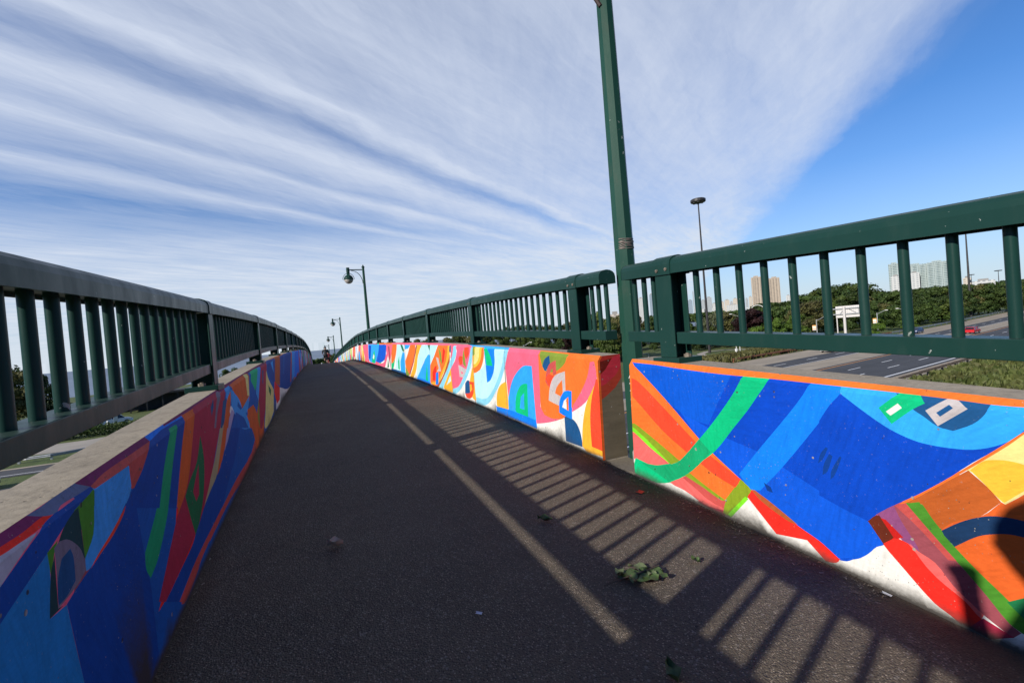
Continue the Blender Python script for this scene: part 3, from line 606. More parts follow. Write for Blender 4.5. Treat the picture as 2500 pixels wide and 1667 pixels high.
def cdt_paint(y0,y1,polys,base,vlines,hlines=(.95,),S=.75,smooth=True):
    """flat constrained triangulation: every output triangle takes the colour of the topmost outline over it"""
    vs=[];fs=[];cols=[];es=[]
    def addp(pts,c):
        n=len(vs); vs.extend(Vector((p[0],p[1]*S)) for p in pts); fs.append(list(range(n,n+len(pts)))); cols.append(c)
    addp([(y0,0),(y1,0),(y1,1),(y0,1)],base)
    vis=[(c,crom(pts) if smooth and len(pts)>4 else pts) for c,pts in polys if not (max(p[0] for p in pts)<y0 or min(p[0] for p in pts)>y1)]
    if smooth:
        for c,q in vis: addp([(p[0],min(max(p[1],-.4),1.5)) for p in grow(q,.0055,S)],c)
    for c,q in vis: addp([(p[0],min(max(p[1],-.4),1.5)) for p in q],c)
    for y in vlines:
        n=len(vs); vs.extend([Vector((y,0)),Vector((y,S))]); es.append((n,n+1))
    for h in hlines:
        n=len(vs); vs.extend([Vector((y0,h*S)),Vector((y1,h*S))]); es.append((n,n+1))
    n_base=len(fs)
    for f in fs:
        for i in range(len(f)): es.append((f[i],f[(i+1)%len(f)]))
    ov,oe,of,_,_,ofo=delaunay_2d_cdt(vs,es,[],0,1e-6,False)
    OV=np.array([(p[0],p[1]) for p in ov]); cen=np.array([OV[list(f)].mean(0) for f in of])
    who=np.full(len(of),-1)
    for k,f in enumerate(fs):
        Q=np.array([(vs[i][0],vs[i][1]) for i in f]); lo=Q.min(0); hi=Q.max(0)
        sel=np.where((cen[:,0]>=lo[0])&(cen[:,0]<=hi[0])&(cen[:,1]>=lo[1])&(cen[:,1]<=hi[1]))[0]
        if not len(sel): continue
        x=cen[sel,0]; y=cen[sel,1]; ins=np.zeros(len(sel),bool)
        for i in range(len(Q)):
            (xa,ya),(xb,yb)=Q[i],Q[(i+1)%len(Q)]
            if ya==yb: continue
            c=((ya>y)!=(yb>y))&(x<(xb-xa)*(y-ya)/(yb-ya)+xa); ins^=c
        if k==0: who[sel[ins]]=0
        else:
            ok=sel[ins]; who[ok[who[ok]>=0]]=k
    F=[];Cc=[]
    for f,k in zip(of,who):
        if k<0: continue
        F.append(tuple(f)); Cc.append(cols[k])
    return [(p[0],p[1]/S) for p in ov],F,Cc
def px(side,t):
    xb,xt=(XRB,XRT-.028) if side=='R' else (XLB,XLT+.02)
    x=xb+(xt-xb)*min(t,.95)/.95
    if t>.95: x+=(.028 if side=='R' else -.02)*(t-.95)/.05
    return x
def mural_mesh(side,y0,y1,polys,base,parent,step,joints=()):
    ys=[];y=y0
    while y<y1: y+=step*(1 if y<12 else 2.5); ys.append(y)
    ys=[q for q in ys if q<y1-.01]
    pp=list(polys)
    V,F,Cc=cdt_paint(y0,y1,pp,base,ys)
    mb=MB(); P3=[(px(side,t)+bend(y),y,dk(y)+HW*t) for y,t in V]
    F2=[]
    for f in F:
        a,b,c=[Vector(P3[i]) for i in f[:3]]; n=(b-a).cross(c-a)
        ok=(n.x<0) if side=='R' else (n.x>0)
        F2.append(f if ok else f[::-1])
    mb.v=P3; mb.f=F2; mb.c=Cc
    o=mb.build('mural',M['paint'],parent)
    a=o.data.attributes.new('Grime','FLOAT','POINT')
    a.data.foreach_set('value',[max(0.,1-t/.085) if t<.085 else 0. for _,t in V] if len(o.data.vertices)==len(V) else [0.]*len(o.data.vertices))
    return o
def wall(name,side,y0,y1,label,polys,base,thick,step=.3):
    e=empty(name,(px(side,0),y0,dk(y0)),0,label,'barrier wall')
    sgn=1 if side=='R' else -1; xb=XRB if side=='R' else XLB; xt=XRT if side=='R' else XLT
    loc=e.location
    mb=MB(); xo=xt+sgn*thick
    prof=[(xb+sgn*.004,-.25),(px(side,.95)+sgn*.004,HW*.95-.002),(xt+sgn*.002,HW-.002),(xo-sgn*.012,HW-.002),(xo,HW-.016),(xo,-.25)]
    sweep(mb,prof,ysamp(y0,y1,.3,.8),flip=(side=='L'))
    mb.v=[(a-loc[0],b-loc[1],c-loc[2]) for a,b,c in mb.v]
    body=mb.build('wall_body',M['concrete'],e)
    m=mural_mesh(side,y0,y1,polys,base,e,step); m.location=(-loc[0],-loc[1],-loc[2])
    # control joints: narrow recess strips drawn as real dark sealant beads
    return e
lineC=(.10,.09,.08)
RNp=MUR['RN']; RFp=MUR['RF']; LLp=MUR['LL']
WH=PAL['WH']
ext=[(PAL['OD'],[(-12,-.1),(.62,-.1),(.62,1.2),(-12,1.2)])]
rn=rand_paint(-12,.2,3,True)
joints=[((.16,.14,.12),[(y-.0016*y**.6,-.1),(y+.0016*y**.6,-.1),(y+.0016*y**.6,1.1),(y-.0016*y**.6,1.1)]) for y in (4.58,5.64,6.68,8.1,10.57,12.79,16.0,19.2,22.4)]
wN=wall('barrier_wall','R',-12,2.45,'painted concrete barrier nearest on the right, deep blue mural field with green and light blue bands',ext+rn+RNp,WH,.195)
wF=wall('barrier_wall','R',2.81,YEND,'painted concrete barrier beyond the lamp post gap, pink and orange mural running over the crest',rand_paint(12.7,YEND,11,True)+RFp+joints,WH,.168)
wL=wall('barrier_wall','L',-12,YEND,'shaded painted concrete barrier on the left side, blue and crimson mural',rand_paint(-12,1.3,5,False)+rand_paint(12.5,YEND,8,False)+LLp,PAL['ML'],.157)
# painted end face of the far right barrier
def end_face():
    polys=[((.40,.045,.025),[(-.1,1.2),(1.2,1.2),(1.2,.86),(1.0,.77),(.70,.68),(.3,.61),(-.1,.555)]),
           ((.40,.03,.02),[(-.1,1.2),(1.2,1.2),(1.2,.965),(-.1,.90)]),
           ((.15,.012,.008),[(.02,.94),(.62,.965),(.34,.87),(.04,.815)]),
           ((.52,.03,.05),[(.0,.80),(.3,.86),(.66,.975),(1.2,1.02),(1.2,.94),(.75,.80),(.3,.725),(.0,.70)]),
           (PAL['OD'],[(-.1,-.1),(.10,-.1),(.08,1.2),(-.1,1.2)])]
    V,F,Cc=cdt_paint(0,1,polys,(.155,.125,.085),[],S=.75,smooth=False)
    mb=MB(); y=2.81-.002; e=wF; loc=e.location; P3=[]
    for s,t in V:
        x0=px('R',t)-.0006; x1=XRT+.168-.001; P3.append((x0+(x1-x0)*s+bend(y)-loc[0],y-loc[1],dk(y)+HW*min(t,.996)-loc[2]))
    keep=[(f,c) for f,c in zip(F,Cc) if c]
    F2=[]
    for f,c in keep:
        a,b,cc=[Vector(P3[i]) for i in f[:3]]; n=(b-a).cross(cc-a); F2.append(f if n.y<0 else f[::-1])
    mb.v=P3; mb.f=F2; mb.c=[c for _,c in keep]; o=mb.build('painted_end',M['paint'],e)
end_face()
# kerb ledge in the gap, with the lamp bracket slab
mb=MB(); mb.box(XRB+.02,2.0,2.44,2.82,-.5,dk(2.6)-.004); mb.box(2.002,2.5,2.46,3.1,-.5,.088)
mb.box(XRB,XRB+.06,2.452,2.808,dk(2.6)-.2,dk(2.6)+.006)
o=mb.build('ledge',M['concrete_dark'],bevel=.012); tag(o,kind='structure')

# ------------------------------------------------------------------ railings
def dprof(xc,w,h0,h1):
    r=w/2; pts=[(xc-r,h0),(xc-r,h0+(h1-h0)*.52)]
    for i in range(1,8):
        a=math.pi-math.pi*i/8; pts.append((xc+r*math.cos(a)*.98,h0+(h1-h0)*(.52+.48*math.sin(a)**.85)))
    pts+= [(xc+r,h0+(h1-h0)*.52),(xc+r,h0),(xc+r-.012,h0),(xc+r-.012,h0+.012),(xc-r+.012,h0+.012),(xc-r+.012,h0)]
    return pts
def make_railing(side,y0,y1,posts,bal,label,Hb,Ht,hb0,hb1,xc,cap0=False,cap1=False,screws=True):
    e=empty('railing',(xc+bend(y0),y0,dk(y0)+HW),0,label,'railing'); loc=e.location.copy()
    def fin(mb): mb.v=[(a-loc[0],b-loc[1],c-loc[2]) for a,b,c in mb.v]; return mb
    s=1 if side=='R' else -1
    ys=ysamp(y0,y1,.35,.8)
    mb=MB(); sweep(mb,dprof(xc,.14,HW+Hb,HW+Ht),ys,flip=True); fin(mb).build('handrail',M['green'],e,smooth=False)
    w=.052; cuts=[y0]+[q for yc in sorted(posts) for q in (yc-.068,yc+.068) if y0<yc<y1]+[y1]
    for a_,b_ in zip(cuts[::2],cuts[1::2]):
        if a_>45:
            a_=45
        mb=MB(); sweep(mb,[(xc-w,HW+hb0),(xc+w,HW+hb0),(xc+w,HW+hb1),(xc-w,HW+hb1)],ysamp(a_,b_ if a_<45 else y1,.35,.8)); fin(mb).build('bottom_rail',M['green'],e,bevel=.003)
        if a_>=45: break
    # posts
    for k,yc in enumerate(posts):
        z=dk(yc)+HW; b=bend(yc); xi=xc-s*.055; xo=xc+s*.055
        mb=MB(); xi=xc-s*.064; xo=xc+s*.06
        for q in (xi,xo-s*.011): xa,xb_=sorted((q,q+s*.011)); mb.box(xa+b,xb_+b,yc-.064,yc+.064,z+.024,z+Hb+.006)
        mb.box(xc-.052+b,xc+.048+b,yc-.005,yc+.005,z+.024,z+Hb+.004)
        p=fin(mb).build('post',M['green'],e,bevel=.004 if yc<20 else 0)
        if yc<32:
            mb=MB(); mb.box(xc-.088+b,xc+.088+b,yc-.108,yc+.108,z-.012,z+.024); fin(mb)
            pl=mb.build('base_plate',M['green'],p,bevel=.003)
            for sy in (-1,1):
                mb=MB(); mb.bar((xc+b,yc+sy*.086,z+.022),(xc+b,yc+sy*.086,z+.041),.021,n=6); mb.bar((xc+b,yc+sy*.086,z+.040),(xc+b,yc+sy*.086,z+.047),.010,n=8)
                fin(mb).build('bolt',M['bolt'],p)
        # joint sleeve over the handrail
        mb=MB(); sweep(mb,dprof(xc,.150,HW+Hb-.004,HW+Ht+.007),[yc-.075,yc+.075],flip=True); fin(mb).build('joint_sleeve',M['green'],e)
        if yc<12 and side=='R':
            for q in (-.045,.03):
                mb=MB(); x=xc-s*.075+b; zz=dk(yc)+HW+Hb+.024; mb.bar((x,yc+q,zz),(x-s*.006,yc+q,zz),.0095,n=10); mb.box(x-s*.0085-.001,x-s*.0085+.001,yc+q-.008,yc+q+.008,zz-.0012,zz+.0012)
                fin(mb).build('screw',M['bolt'],e)
    # balusters: shared mesh, 100 individuals then one stuff part
    proto=None; rest=MB(); hh=Hb-hb1+.016
    for i,y in enumerate(sorted(bal,key=lambda q:q if q>.2 else 200-q)):
        z=dk(y)+HW+hb1-.004; x=xc+bend(y)
        if i<100:
            if proto is None:
                m=MB(); m.bar((0,0,0),(0,0,hh),.0168,n=20,cap=False); proto=m.build('baluster',M['green'],e); proto.data.shade_smooth(); o=proto
            else:
                o=proto.copy(); col.objects.link(o); o.parent=e
            o.location=(x-loc[0],y-loc[1],z-loc[2])
        else: rest.bar((x,y,z),(x,y,z+hh),.0168,n=6,cap=False)
    if rest.v:
        o=fin(rest).build('balusters_beyond',M['green'],e); o['kind']='stuff'
    return e
def bays(posts,n,off=0):
    out=[]
    for a,b in zip(posts[:-1],posts[1:]):
        g=(b-a-.19)/(n-1)
        out+= [a+.095+g*i for i in range(n)]
    return out
XRr,XLr=1.983,-.644
# right near section
pn=[2.147,-.9,-4.0,-7.2]
bn=[2.485,2.39,2.30]+[1.951-.14*i for i in range(18)]+[-1.1-.14*i for i in range(18)]
rN=make_railing('R',-8,2.525,pn,bn,'green steel railing on the near right barrier ending beside the lamp post',.515,.616,.108,.174,XRr)
pf=[3.185,5.803,8.368,10.893,13.468,16.182]
while pf[-1]<YEND-4: pf.append(pf[-1]+2.75)
bf=[2.81,2.905,2.995]+bays(pf,20)
rF=make_railing('R',2.786,YEND-1,pf,bf,'green steel railing beyond the gap climbing over the crest on the right',.515,.616,.108,.174,XRr)
pl=[3.455+2.79*k for k in range(-4,38)]
bl=[]
for a,b in zip(pl[:-1],pl[1:]):
    bl+= [a+.236+.127*i for i in range(20)]
rL=make_railing('L',-8,YEND-1,[p for p in pl if -8<p<YEND-2],[b for b in bl if -7.8<b<YEND-2],'dark green steel railing on the left barrier, shaded side facing the path',.474,.562,.1,.158,XLr)
# end caps of the two handrails at the gap
for e,y,nm in ((rF,2.786,-1),(rN,2.525,1)):
    mb=MB(); lo=e.location; y2=y+nm*.004
    pr=dprof(XRr,.14,HW+.515,HW+.616)[:11]
    vs=[(x+bend(y)-lo[0],y2-lo[1],dk(y)+h-lo[2]) for x,h in pr]
    mb.add(vs,[tuple(range(len(vs)))]); mb.build('end_plate',M['green'],e)
# ------------------------------------------------------------------ lamp posts of the bridge
def lamp_post(x,y,ztop,zbase,label,wrap=False):
    e=empty('lamp_post',(x,y,zbase),0,label,'lamp post','green lamp posts along the right side of the bridge')
    H=ztop-zbase
    mb=MB(); mb.bar((0,0,0),(0,0,H-.1),.082,.052,n=8); p=mb.build('pole',M['pole_green'],e)
    mb=MB(); mb.lathe([(.052,H-.1),(.066,H-.09),(.068,H-.05),(.05,H-.035),(.03,H-.02),(.036,H),(.02,H+.03),(.004,H+.04)],12); mb.build('finial',M['green'],e,smooth=True)
    mb=MB(); mb.box(-.145,.145,-.145,.145,-.005,.022); bp=mb.build('base_plate',M['green'],e,bevel=.004)
    for sx in (-1,1):
        for sy in (-1,1):
            mb=MB(); mb.lathe([(.034,.022),(.037,.04),(.036,.105),(.028,.118),(.004,.12)],14,(sx*.108,sy*.108,0)); mb.build('bolt_cap',M['cap'],bp,smooth=True)
    ax=-.66; za=H-.18
    mb=MB(); mb.bar((-.03,0,za),(ax,0,za),.024,n=10); mb.build('arm',M['green'],e)
    mb=MB(); pts=[]
    for i in range(11):
        a=math.pi/2*i/10; pts.append((-.06-.46*(1-math.cos(a)),0,za-.62+.58*math.sin(a)))
    mb.path(pts,.014,8); mb.build('brace',M['green'],e,smooth=True)
    hd=MB(); hd.lathe([(.068,.1),(.072,.09),(.072,-.12),(.06,-.16)],16,(ax,0,za)); lh=hd.build('lamp_neck',M['green'],e,smooth=False)
    r=.205; zc=za-.42
    mb=MB(); pr=[(.06,.27)]+[(r*math.cos(a),r*math.sin(a)) for a in [R(q) for q in (70,60,48,36,24,12,0)]]+[(r+.012,0),(r+.012,-.012),(r-.004,-.012)]
    mb.lathe(pr,22,(ax,0,zc)); mb.build('shade',M['green'],lh,smooth=True)
    mb=MB(); mb.lathe([((r-.008)*math.cos(R(q)),-(r-.008)*math.sin(R(q))) for q in (2,14,28,42,56,70,82,89)],22,(ax,0,zc-.002)); mb.build('globe',M['globe'],lh,smooth=True)
    for s in (0,math.pi/2):
        mb=MB(); pts=[]
        for i in range(17):
            a=math.pi*i/16; d=.245*math.cos(a); pts.append((ax+d*math.cos(s),d*math.sin(s),zc-.005+.27*math.sin(a)))
        mb.path(pts,.0115,6); mb.build('hoop',M['green'],lh,smooth=True)
    if wrap:
        zz=1.655-zbase
        mb=MB()
        for k in range(8):
            rr=.0680+.002*rnd.random(); z0=zz+k*.0095+rnd.uniform(-.003,.003); t=rnd.uniform(-.006,.006)
            ph=rnd.uniform(-.15,.15); mb.path([(rr*math.cos(R(205)+ph+R(118)*i/12),rr*math.sin(R(205)+ph+R(118)*i/12),z0+t*math.cos(i*.5)) for i in range(13)],.0036,5)
        mb.build('wire_wrap',M['wire'],e,smooth=True)
        mb=MB(); zz=3.50-zbase; mb.bar((-.075,.02,zz),(-.05,-.02,zz-.10),.016,n=8); mb.bar((-.11,.0,zz+.05),(-.05,.0,zz+.05),.026,n=10); mb.build('clamp',simple('rusty_clamp',(.03,.012,.01),.7),e)
        # scribbled pale marker tag on the lower pole
        mb=MB(); a0=R(218); 
        for q,(u0,v0,pts) in enumerate([(0,.62,[(0,0),(.02,.05),(.035,-.01),(.02,.02),(.045,.045)]),(.0,.55,[(0,.03),(.03,.045),(.01,0),(.04,.01),(.03,-.03),(.0,-.02)]),(.0,.47,[(.01,.04),(.0,-.01),(.035,.03),(.04,-.02),(.01,-.03)]),(.0,.39,[(.0,.03),(.03,.035),(.035,.0),(.005,-.01),(.03,-.03)]),(.01,.32,[(.0,.03),(.02,-.03),(.03,.02)])]):
            P_=[]
            for (du,dv) in pts:
                z=v0+dv; rr=(.082-.030*z/H)*.985; a=a0+(u0+du-.02)/rr*1.0; P_.append((rr*math.cos(a),rr*math.sin(a),z))
            mb.path(P_,.0042,5)
        mb.build('marker_scribble',M['white'],e)
    else:
        mb=MB(); mb.box(-.075,-.068,-.03,.03,.95,1.15); mb.build('sticker',M['white'],e)
    return e
lamp_post(2.158,2.785,4.55,.094,'nearest green octagonal lamp post with wire wrapped round it, standing in the barrier gap',True)
for y,zt,lb in ((21.8,4.74,'tallest complete green lamp post with round globe, first beyond the gap'),(47.5,4.08,'second full lamp post in view, smaller, past the crest of the bridge'),(65.2,2.88,'third full lamp post in view, dark against the lake'),(86.4,1.93,'farthest and smallest lamp post behind the cyclist')):
    lamp_post(2.225+bend(y),y,zt,zt-4.4,lb)

# ------------------------------------------------------------------ litter and leaves on the path
def dpt(x,y,h=.002): return (x+bend(y),y,dk(y)+h)
M['lf_g']=simple('wilted_leaf',(.06,.10,.03),.6,0,.45,30); M['lf_d']=simple('pale_leaf_back',(.12,.15,.07),.6,0,.3,30); M['lf_b']=simple('dry_leaf',(.62,.49,.37),.7,0,.2,30)
def leaf_mesh(mb,o,L_,W_,az,tilt,curl,seed):
    r=random.Random(seed); n=7; vs=[]; 
    for i in range(n):
        t=i/(n-1); w=W_*.5*math.sin(math.pi*min(1,t*1.02)**.8)*(1+.12*math.sin(i*2.4+seed)); y=(t-.5)*L_
        for s in (-1,-.5,0,.5,1):
            z=curl*abs(s)**2*W_+tilt*t*L_+.006*math.sin(3*t*3+s*2+seed)+.006
            vs.append((s*w,y,max(z,.001)))
    ca,sa=math.cos(az),math.sin(az)
    V=[(o[0]+a*ca-b*sa,o[1]+a*sa+b*ca,o[2]+c) for a,b,c in vs]
    mb.add(V,[(k*5+j,k*5+j+1,(k+1)*5+j+1,(k+1)*5+j) for k in range(n-1) for j in range(4)])
e=empty('leafy_twig',dpt(1.13,1.515),0,'broken twig with a clump of wilted green leaves lying on the path','twig')
sc9=.66
spec=[(-.085,.07,.10,.055,1.9,.1,.25,0),(-.03,.05,.13,.065,1.2,.15,.2,0),(.05,.09,.12,.05,.7,.2,.35,1),(.02,.0,.12,.06,-.3,.1,.3,0),(.08,.01,.13,.055,.9,.25,.2,0),(.0,-.06,.13,.06,1.4,.1,.3,0),(.09,-.05,.10,.05,.4,.3,.25,0),(-.07,.0,.12,.05,2.6,.05,.2,0),(.05,-.03,.06,.045,2.1,.4,.1,1),(-.1,.09,.055,.05,.2,.3,.1,1)]
for i,(dx,dy,L_,W_,az,tl,cu,k) in enumerate(spec):
    mb=MB(); leaf_mesh(mb,(dx*sc9,dy*sc9,.004+.0015*i),L_*.74,W_*.85,az,tl*.06,cu*.3,i); mb.build('leaf',M['lf_d'] if k else M['lf_g'],e,smooth=True)
mb=MB(); mb.path([(-.16,.03,.006),(-.08,.02,.015),(.0,.01,.02),(.09,.0,.03)],[.002,.003,.003,.0015],5); mb.build('stem',M['bark'],e)
def one_leaf(x,y,L_,W_,az,mat,label,cat='leaf',name='fallen_leaf',curl=.3,seed=1):
    mb=MB(); leaf_mesh(mb,(0,0,0),L_,W_,az,.2,curl,seed); o=mb.build(name,mat,smooth=True,loc=dpt(x,y)); tag(o,label,cat)
one_leaf(.02,2.46,.075,.055,1.5,M['lf_b'],'pale dry leaf alone in the shaded middle of the path',curl=.5)
one_leaf(1.03,2.16,.075,.05,1.1,M['lf_g'],'small dark green leaf in the shadow left of the wilted twig')
one_leaf(1.40,1.50,.035,.028,.6,M['lf_g'],'tiny green leaf in the sunlit strip beside the clump',seed=4)
one_leaf(.89,1.083,.07,.045,-.3,M['lf_g'],'green leaf at the bottom edge in a lit patch',seed=3)
def scrap(x,y,w,l,az,c,label,name='paper_scrap'):
    mb=MB(); ca,sa=math.cos(az),math.sin(az)
    q=[(-w,-l,.001),(w,-l,.003),(w,l,.006),(0,l*.7,.002),(-w,l,.004)]; mb.add([(a*ca-b*sa,a*sa+b*ca,z) for a,b,z in q],[(0,1,2,3,4)])
    o=mb.build(name,simple('scrap_'+name,c,.6,0,.05),loc=dpt(x,y,.003)); tag(o,label,'litter')
scrap(.477,1.631,.006,.013,.9,(.7,.7,.8),'small white paper scrap in the shaded path')
scrap(1.682,2.207,.018,.02,.3,(.7,.03,.02),'bright red petal near the foot of the right barrier','red_petal')
scrap(1.813,1.011,.005,.016,.1,(.6,.6,.6),'white paper scrap against the near right barrier foot','paper_scrap')
# dirt, needles and flakes along the right barrier: uncountable
mb=MB(); r=random.Random(5)
for i in range(2600):
    y=1.0+ r.random()**1.5*13; side=r.random()<.86
    x=(XRB-.005-abs(r.gauss(0,.075))) if side else (XLB+.01+abs(r.gauss(0,.03)))
    s=r.uniform(.0012,.0036)*(1+.12*y); az=r.uniform(0,6.28); l=s*r.uniform(1,3.4); z=r.uniform(.001,.006)
    ca,sa=math.cos(az),math.sin(az); c=r.choice([(.09,.06,.04),(.05,.035,.025),(.16,.11,.075),(.28,.24,.18),(.12,.09,.06),(.2,.15,.09)])
    p=dpt(x,y,z); mb.add([(p[0]+a*ca-b*sa,p[1]+a*sa+b*ca,p[2]+h) for a,b,h in ((-l,-s*.5,0),(l,-s*.5,.001),(l,s*.5,s*.5),(-l,s*.5,s*.3))],[(0,1,2,3)],c)
o=mb.build('leaf_debris',m_vcol('debris')); tag(o,'brown leaf crumbs and grit gathered at the foot of the barriers','debris',kind='stuff')

# ------------------------------------------------------------------ the land below
G=-7.9; EYE=1.1077
def strip(name,pts,w0,w1,z,mat,kind='structure',close=False):
    P_=[Vector((a,b,0)) for a,b in pts]; n=len(P_); vs=[]
    for i in range(n):
        a=P_[(i-1)%n] if (close or i>0) else P_[i]; b=P_[(i+1)%n] if (close or i<n-1) else P_[i]
        d=(b-a).normalized(); q=Vector((-d.y,d.x,0))
        for w in (w0,w1): v=P_[i]+q*w; vs.append((v.x,v.y,z))
    mb=MB(); mb.add(vs,[(2*i,2*((i+1)%n),2*((i+1)%n)+1,2*i+1)[::-1] for i in range(n if close else n-1)])
    o=mb.build(name,mat)
    if kind: o['kind']=kind
    return o
shore=[(-4000,-4000),(-4000,150),(-400,170),(-120,190),(-60,215),(20,225),(80,215),(140,205),(190,215),(215,235),(260,262),(330,300),(470,400),(760,640),(1000,900),(960,1150),(950,1500),(1500,2700),(6000,8000),(12000,6000),(12000,-4000)]
mb=MB(); mb.add([(a,b,G) for a,b in shore]+[(a,b,G-3) for a,b in shore],[tuple(range(len(shore)))[::-1]]+[(i,(i+1)%len(shore),(i+1)%len(shore)+len(shore),i+len(shore)) for i in range(len(shore))])
o=mb.build('ground',M['ground']); tag(o,kind='structure')
mb=MB(); mb.add([(-30000,-6000,G-1.2),(30000,-6000,G-1.2),(30000,40000,G-1.2),(-30000,40000,G-1.2)],[(0,1,2,3)]); o=mb.build('lake_water',M['water']); tag(o,kind='structure')
def hwy(xp): return (67.5+xp,43.8+.13*xp+.000215*max(xp,0)**2)
HX=[-230,-150,-80,-40,-10,10,30,50,80,110,140,180,220,270,330,400,480]
hp=[hwy(x) for x in HX]
strip('highway_shoulder',hp,-12.3,18.6,G+.03,M['shoulder'])
strip('highway',hp,-10.4,.9,G+.045,M['road']); strip('highway',hp,6.3,11.2,G+.045,M['road'])
strip('edge_line',hp,-9.9,-9.6,G+.06,M['line']); strip('edge_line',hp,-.12,.15,G+.06,M['yellow'])
strip('edge_line',hp,6.1,6.3,G+.06,M['line'])
def dashes(off,x0,n,step=9.4,L_=3.6):
    mb=MB()
    for i in range(n):
        x=x0+i*step; a=hwy(x); b=hwy(x+L_); d=(Vector((*b,0))-Vector((*a,0))).normalized(); q=Vector((-d.y,d.x,0))
        vs=[Vector((*p,G+.062))+q*w for p,w in ((a,off-.1),(b,off-.1),(b,off+.1),(a,off+.1))]; mb.add([tuple(v) for v in vs],[(0,1,2,3)])
    o=mb.build('lane_dashes',M['line']); tag(o,kind='structure')
dashes(-3.36,.8-94,50,10.3); dashes(-6.6,3.4-93,50,10.3); dashes(8.95,3.3-93,50,10.3)
def guardrail(pts,mat,label,grp,post=3.2,h=.75):
    e=empty('guard_rail',(pts[0][0],pts[0][1],G),0,label,'guard rail',grp); o0=Vector((pts[0][0],pts[0][1],0))
    mb=MB(); P_=[Vector((a,b,0))-o0 for a,b in pts]
    for zc in (h-.22,h-.06): mb.path([(p.x,p.y,zc) for p in P_],.085,6)
    mb.build('rail',mat,e)
    mp=MB(); acc=0; k=0
    for a,b in zip(P_[:-1],P_[1:]):
        L_=(b-a).length; d=(b-a)/L_; t=(post-acc)%post
        while t<L_ and k<60:
            p=a+d*t; m=MB(); m.box(p.x-.09,p.x+.09,p.y+.06,p.y+.24,0,h+.02); m.build('post',mat,e); t+=post; k+=1
        acc=(acc+L_)%post
def hoff(off,xs):
    out=[]
    for x in xs:
        a=Vector((*hwy(x),0)); b=Vector((*hwy(x+1),0)); d=(b-a).normalized(); v=a+Vector((-d.y,d.x,0))*off; out.append((v.x,v.y))
    return out
guardrail(hoff(19.3,[8,20,35,50,65,80]),M['rust'],'rusty brown guard rail along the far highway shoulder nearest the oval lawn','guard rails of the highway')
guardrail(hoff(19.3,[80,110,140,170,200,240,290]),M['galv'],'silver guard rail beyond the highway in front of the wooded bank','guard rails of the highway',6)
guardrail(hoff(-13.0,[-12,0,12,25,40,60]),simple('weathered_timber',(.20,.15,.11),.9,0,.3,3),'low brown timber and steel guard rail between highway and rough grass','guard rails of the highway',2.2,.8)
# embankment rough grass tufts next to the highway (ground cover)
def tufts(name,area,n,h,seed,mat,label,cat='grass'):
    r=random.Random(seed); mb=MB()
    for i in range(n):
        (x,y)=area(r); hh=h*r.uniform(.4,1.3); c=(r.random(),0,0)
        for k in range(3):
            a=r.uniform(0,6.28); w=hh*.35; dx,dy=math.cos(a)*w,math.sin(a)*w; tx,ty=r.uniform(-.4,.4)*hh,r.uniform(-.4,.4)*hh
            mb.add([(x-dx,y-dy,G),(x+dx,y+dy,G),(x+dx*.5+tx,y+dy*.5+ty,G+hh),(x-dx*.5+tx,y-dy*.5+ty,G+hh*.8)],[(0,1,2,3)],c)
    o=mb.build(name,mat); tag(o,label,cat,kind='stuff')
tufts('rough_grass',lambda r:(lambda xp,of:hoff(of,[xp])[0])(r.uniform(-20,75),r.uniform(-26,-14)),5200,.8,2,M['dry'],'rough tall grass on the bank beside the highway')
tufts('verge_shrubs',lambda r:(lambda xp,of:hoff(of,[xp])[0])(r.uniform(3,60),r.gauss(23.5,1.5)),2600,1.15,3,M['leaf_o'],'low scrubby shrubs behind the rusty guard rail','shrubs')
strip('path_loop',[(80.3,76.4),(83.5,81.5),(88.5,87.5),(94.5,91.2),(99.5,90.0),(101.2,85.4),(98.5,80.0),(93.6,77.0),(87.4,75.3)],-.9,.9,G+.02,M['track'],close=True)
strip('park_path',[(60,78),(70,75.5),(81,75.2),(88,75.4)],-.9,.9,G+.017,M['track'])
strip('park_path',[(99,81),(108,84),(125,92),(160,104)],-.9,.9,G+.014,M['track'])
strip('service_road',[(40,13),(66,22.3),(75,25.5),(110,36)],-1.6,1.6,G+.03,M['rust'])
# left side: local road, verge, guard rail, plaza
strip('local_road',[(-120,66),(-60,61.5),(-27,58.1),(0,57)],-1.9,2.1,G+.03,M['road'])
strip('edge_line',[(-120,64.9),(-60,60.4),(-27,57.1),(0,56)],-.09,.09,G+.045,M['line'])
strip('pavement',[(-120,68.9),(-60,64.4),(-27,60.6),(0,59.6)],-.35,.35,G+.04,M['shoulder'])
mb=MB(); pz=[(-90,76),(-60,71),(-36,69.3),(-29.5,69.0),(-26.4,68.4),(-18,67.5),(-10,72),(-12,86),(-25,78),(-27.6,76.6),(-32,76.6),(-60,79),(-90,84)]
mb.add([(a,b,G+.025) for a,b in pz],[tuple(range(len(pz)))]); o=mb.build('parking_plaza',M['track']); tag(o,kind='structure')
guardrail([(-44,65.3),(-36,64.4),(-29.3,63.8),(-27.8,63.6),(-25.9,63.6),(-23,65.2),(-18,67)],M['galv'],'grey guard rail between grass verge and pale plaza, seen below the left railing','guard rails left of the bridge',2.6,.6)
def bollard(x,y,h,w,label):
    e=empty('bollard',(x,y,G),0,label,'bollard','bollards at the edge of the plaza'); m=MB(); m.lathe([(w,0),(w,h-.12),(w*.8,h-.03),(w*.1,h)],12); m.build('bollard_post',M['white'],e,smooth=True)
    m=MB(); m.lathe([(w*1.08,h*.7),(w*1.08,h*.82)],12); m.build('band',M['galv'],e)
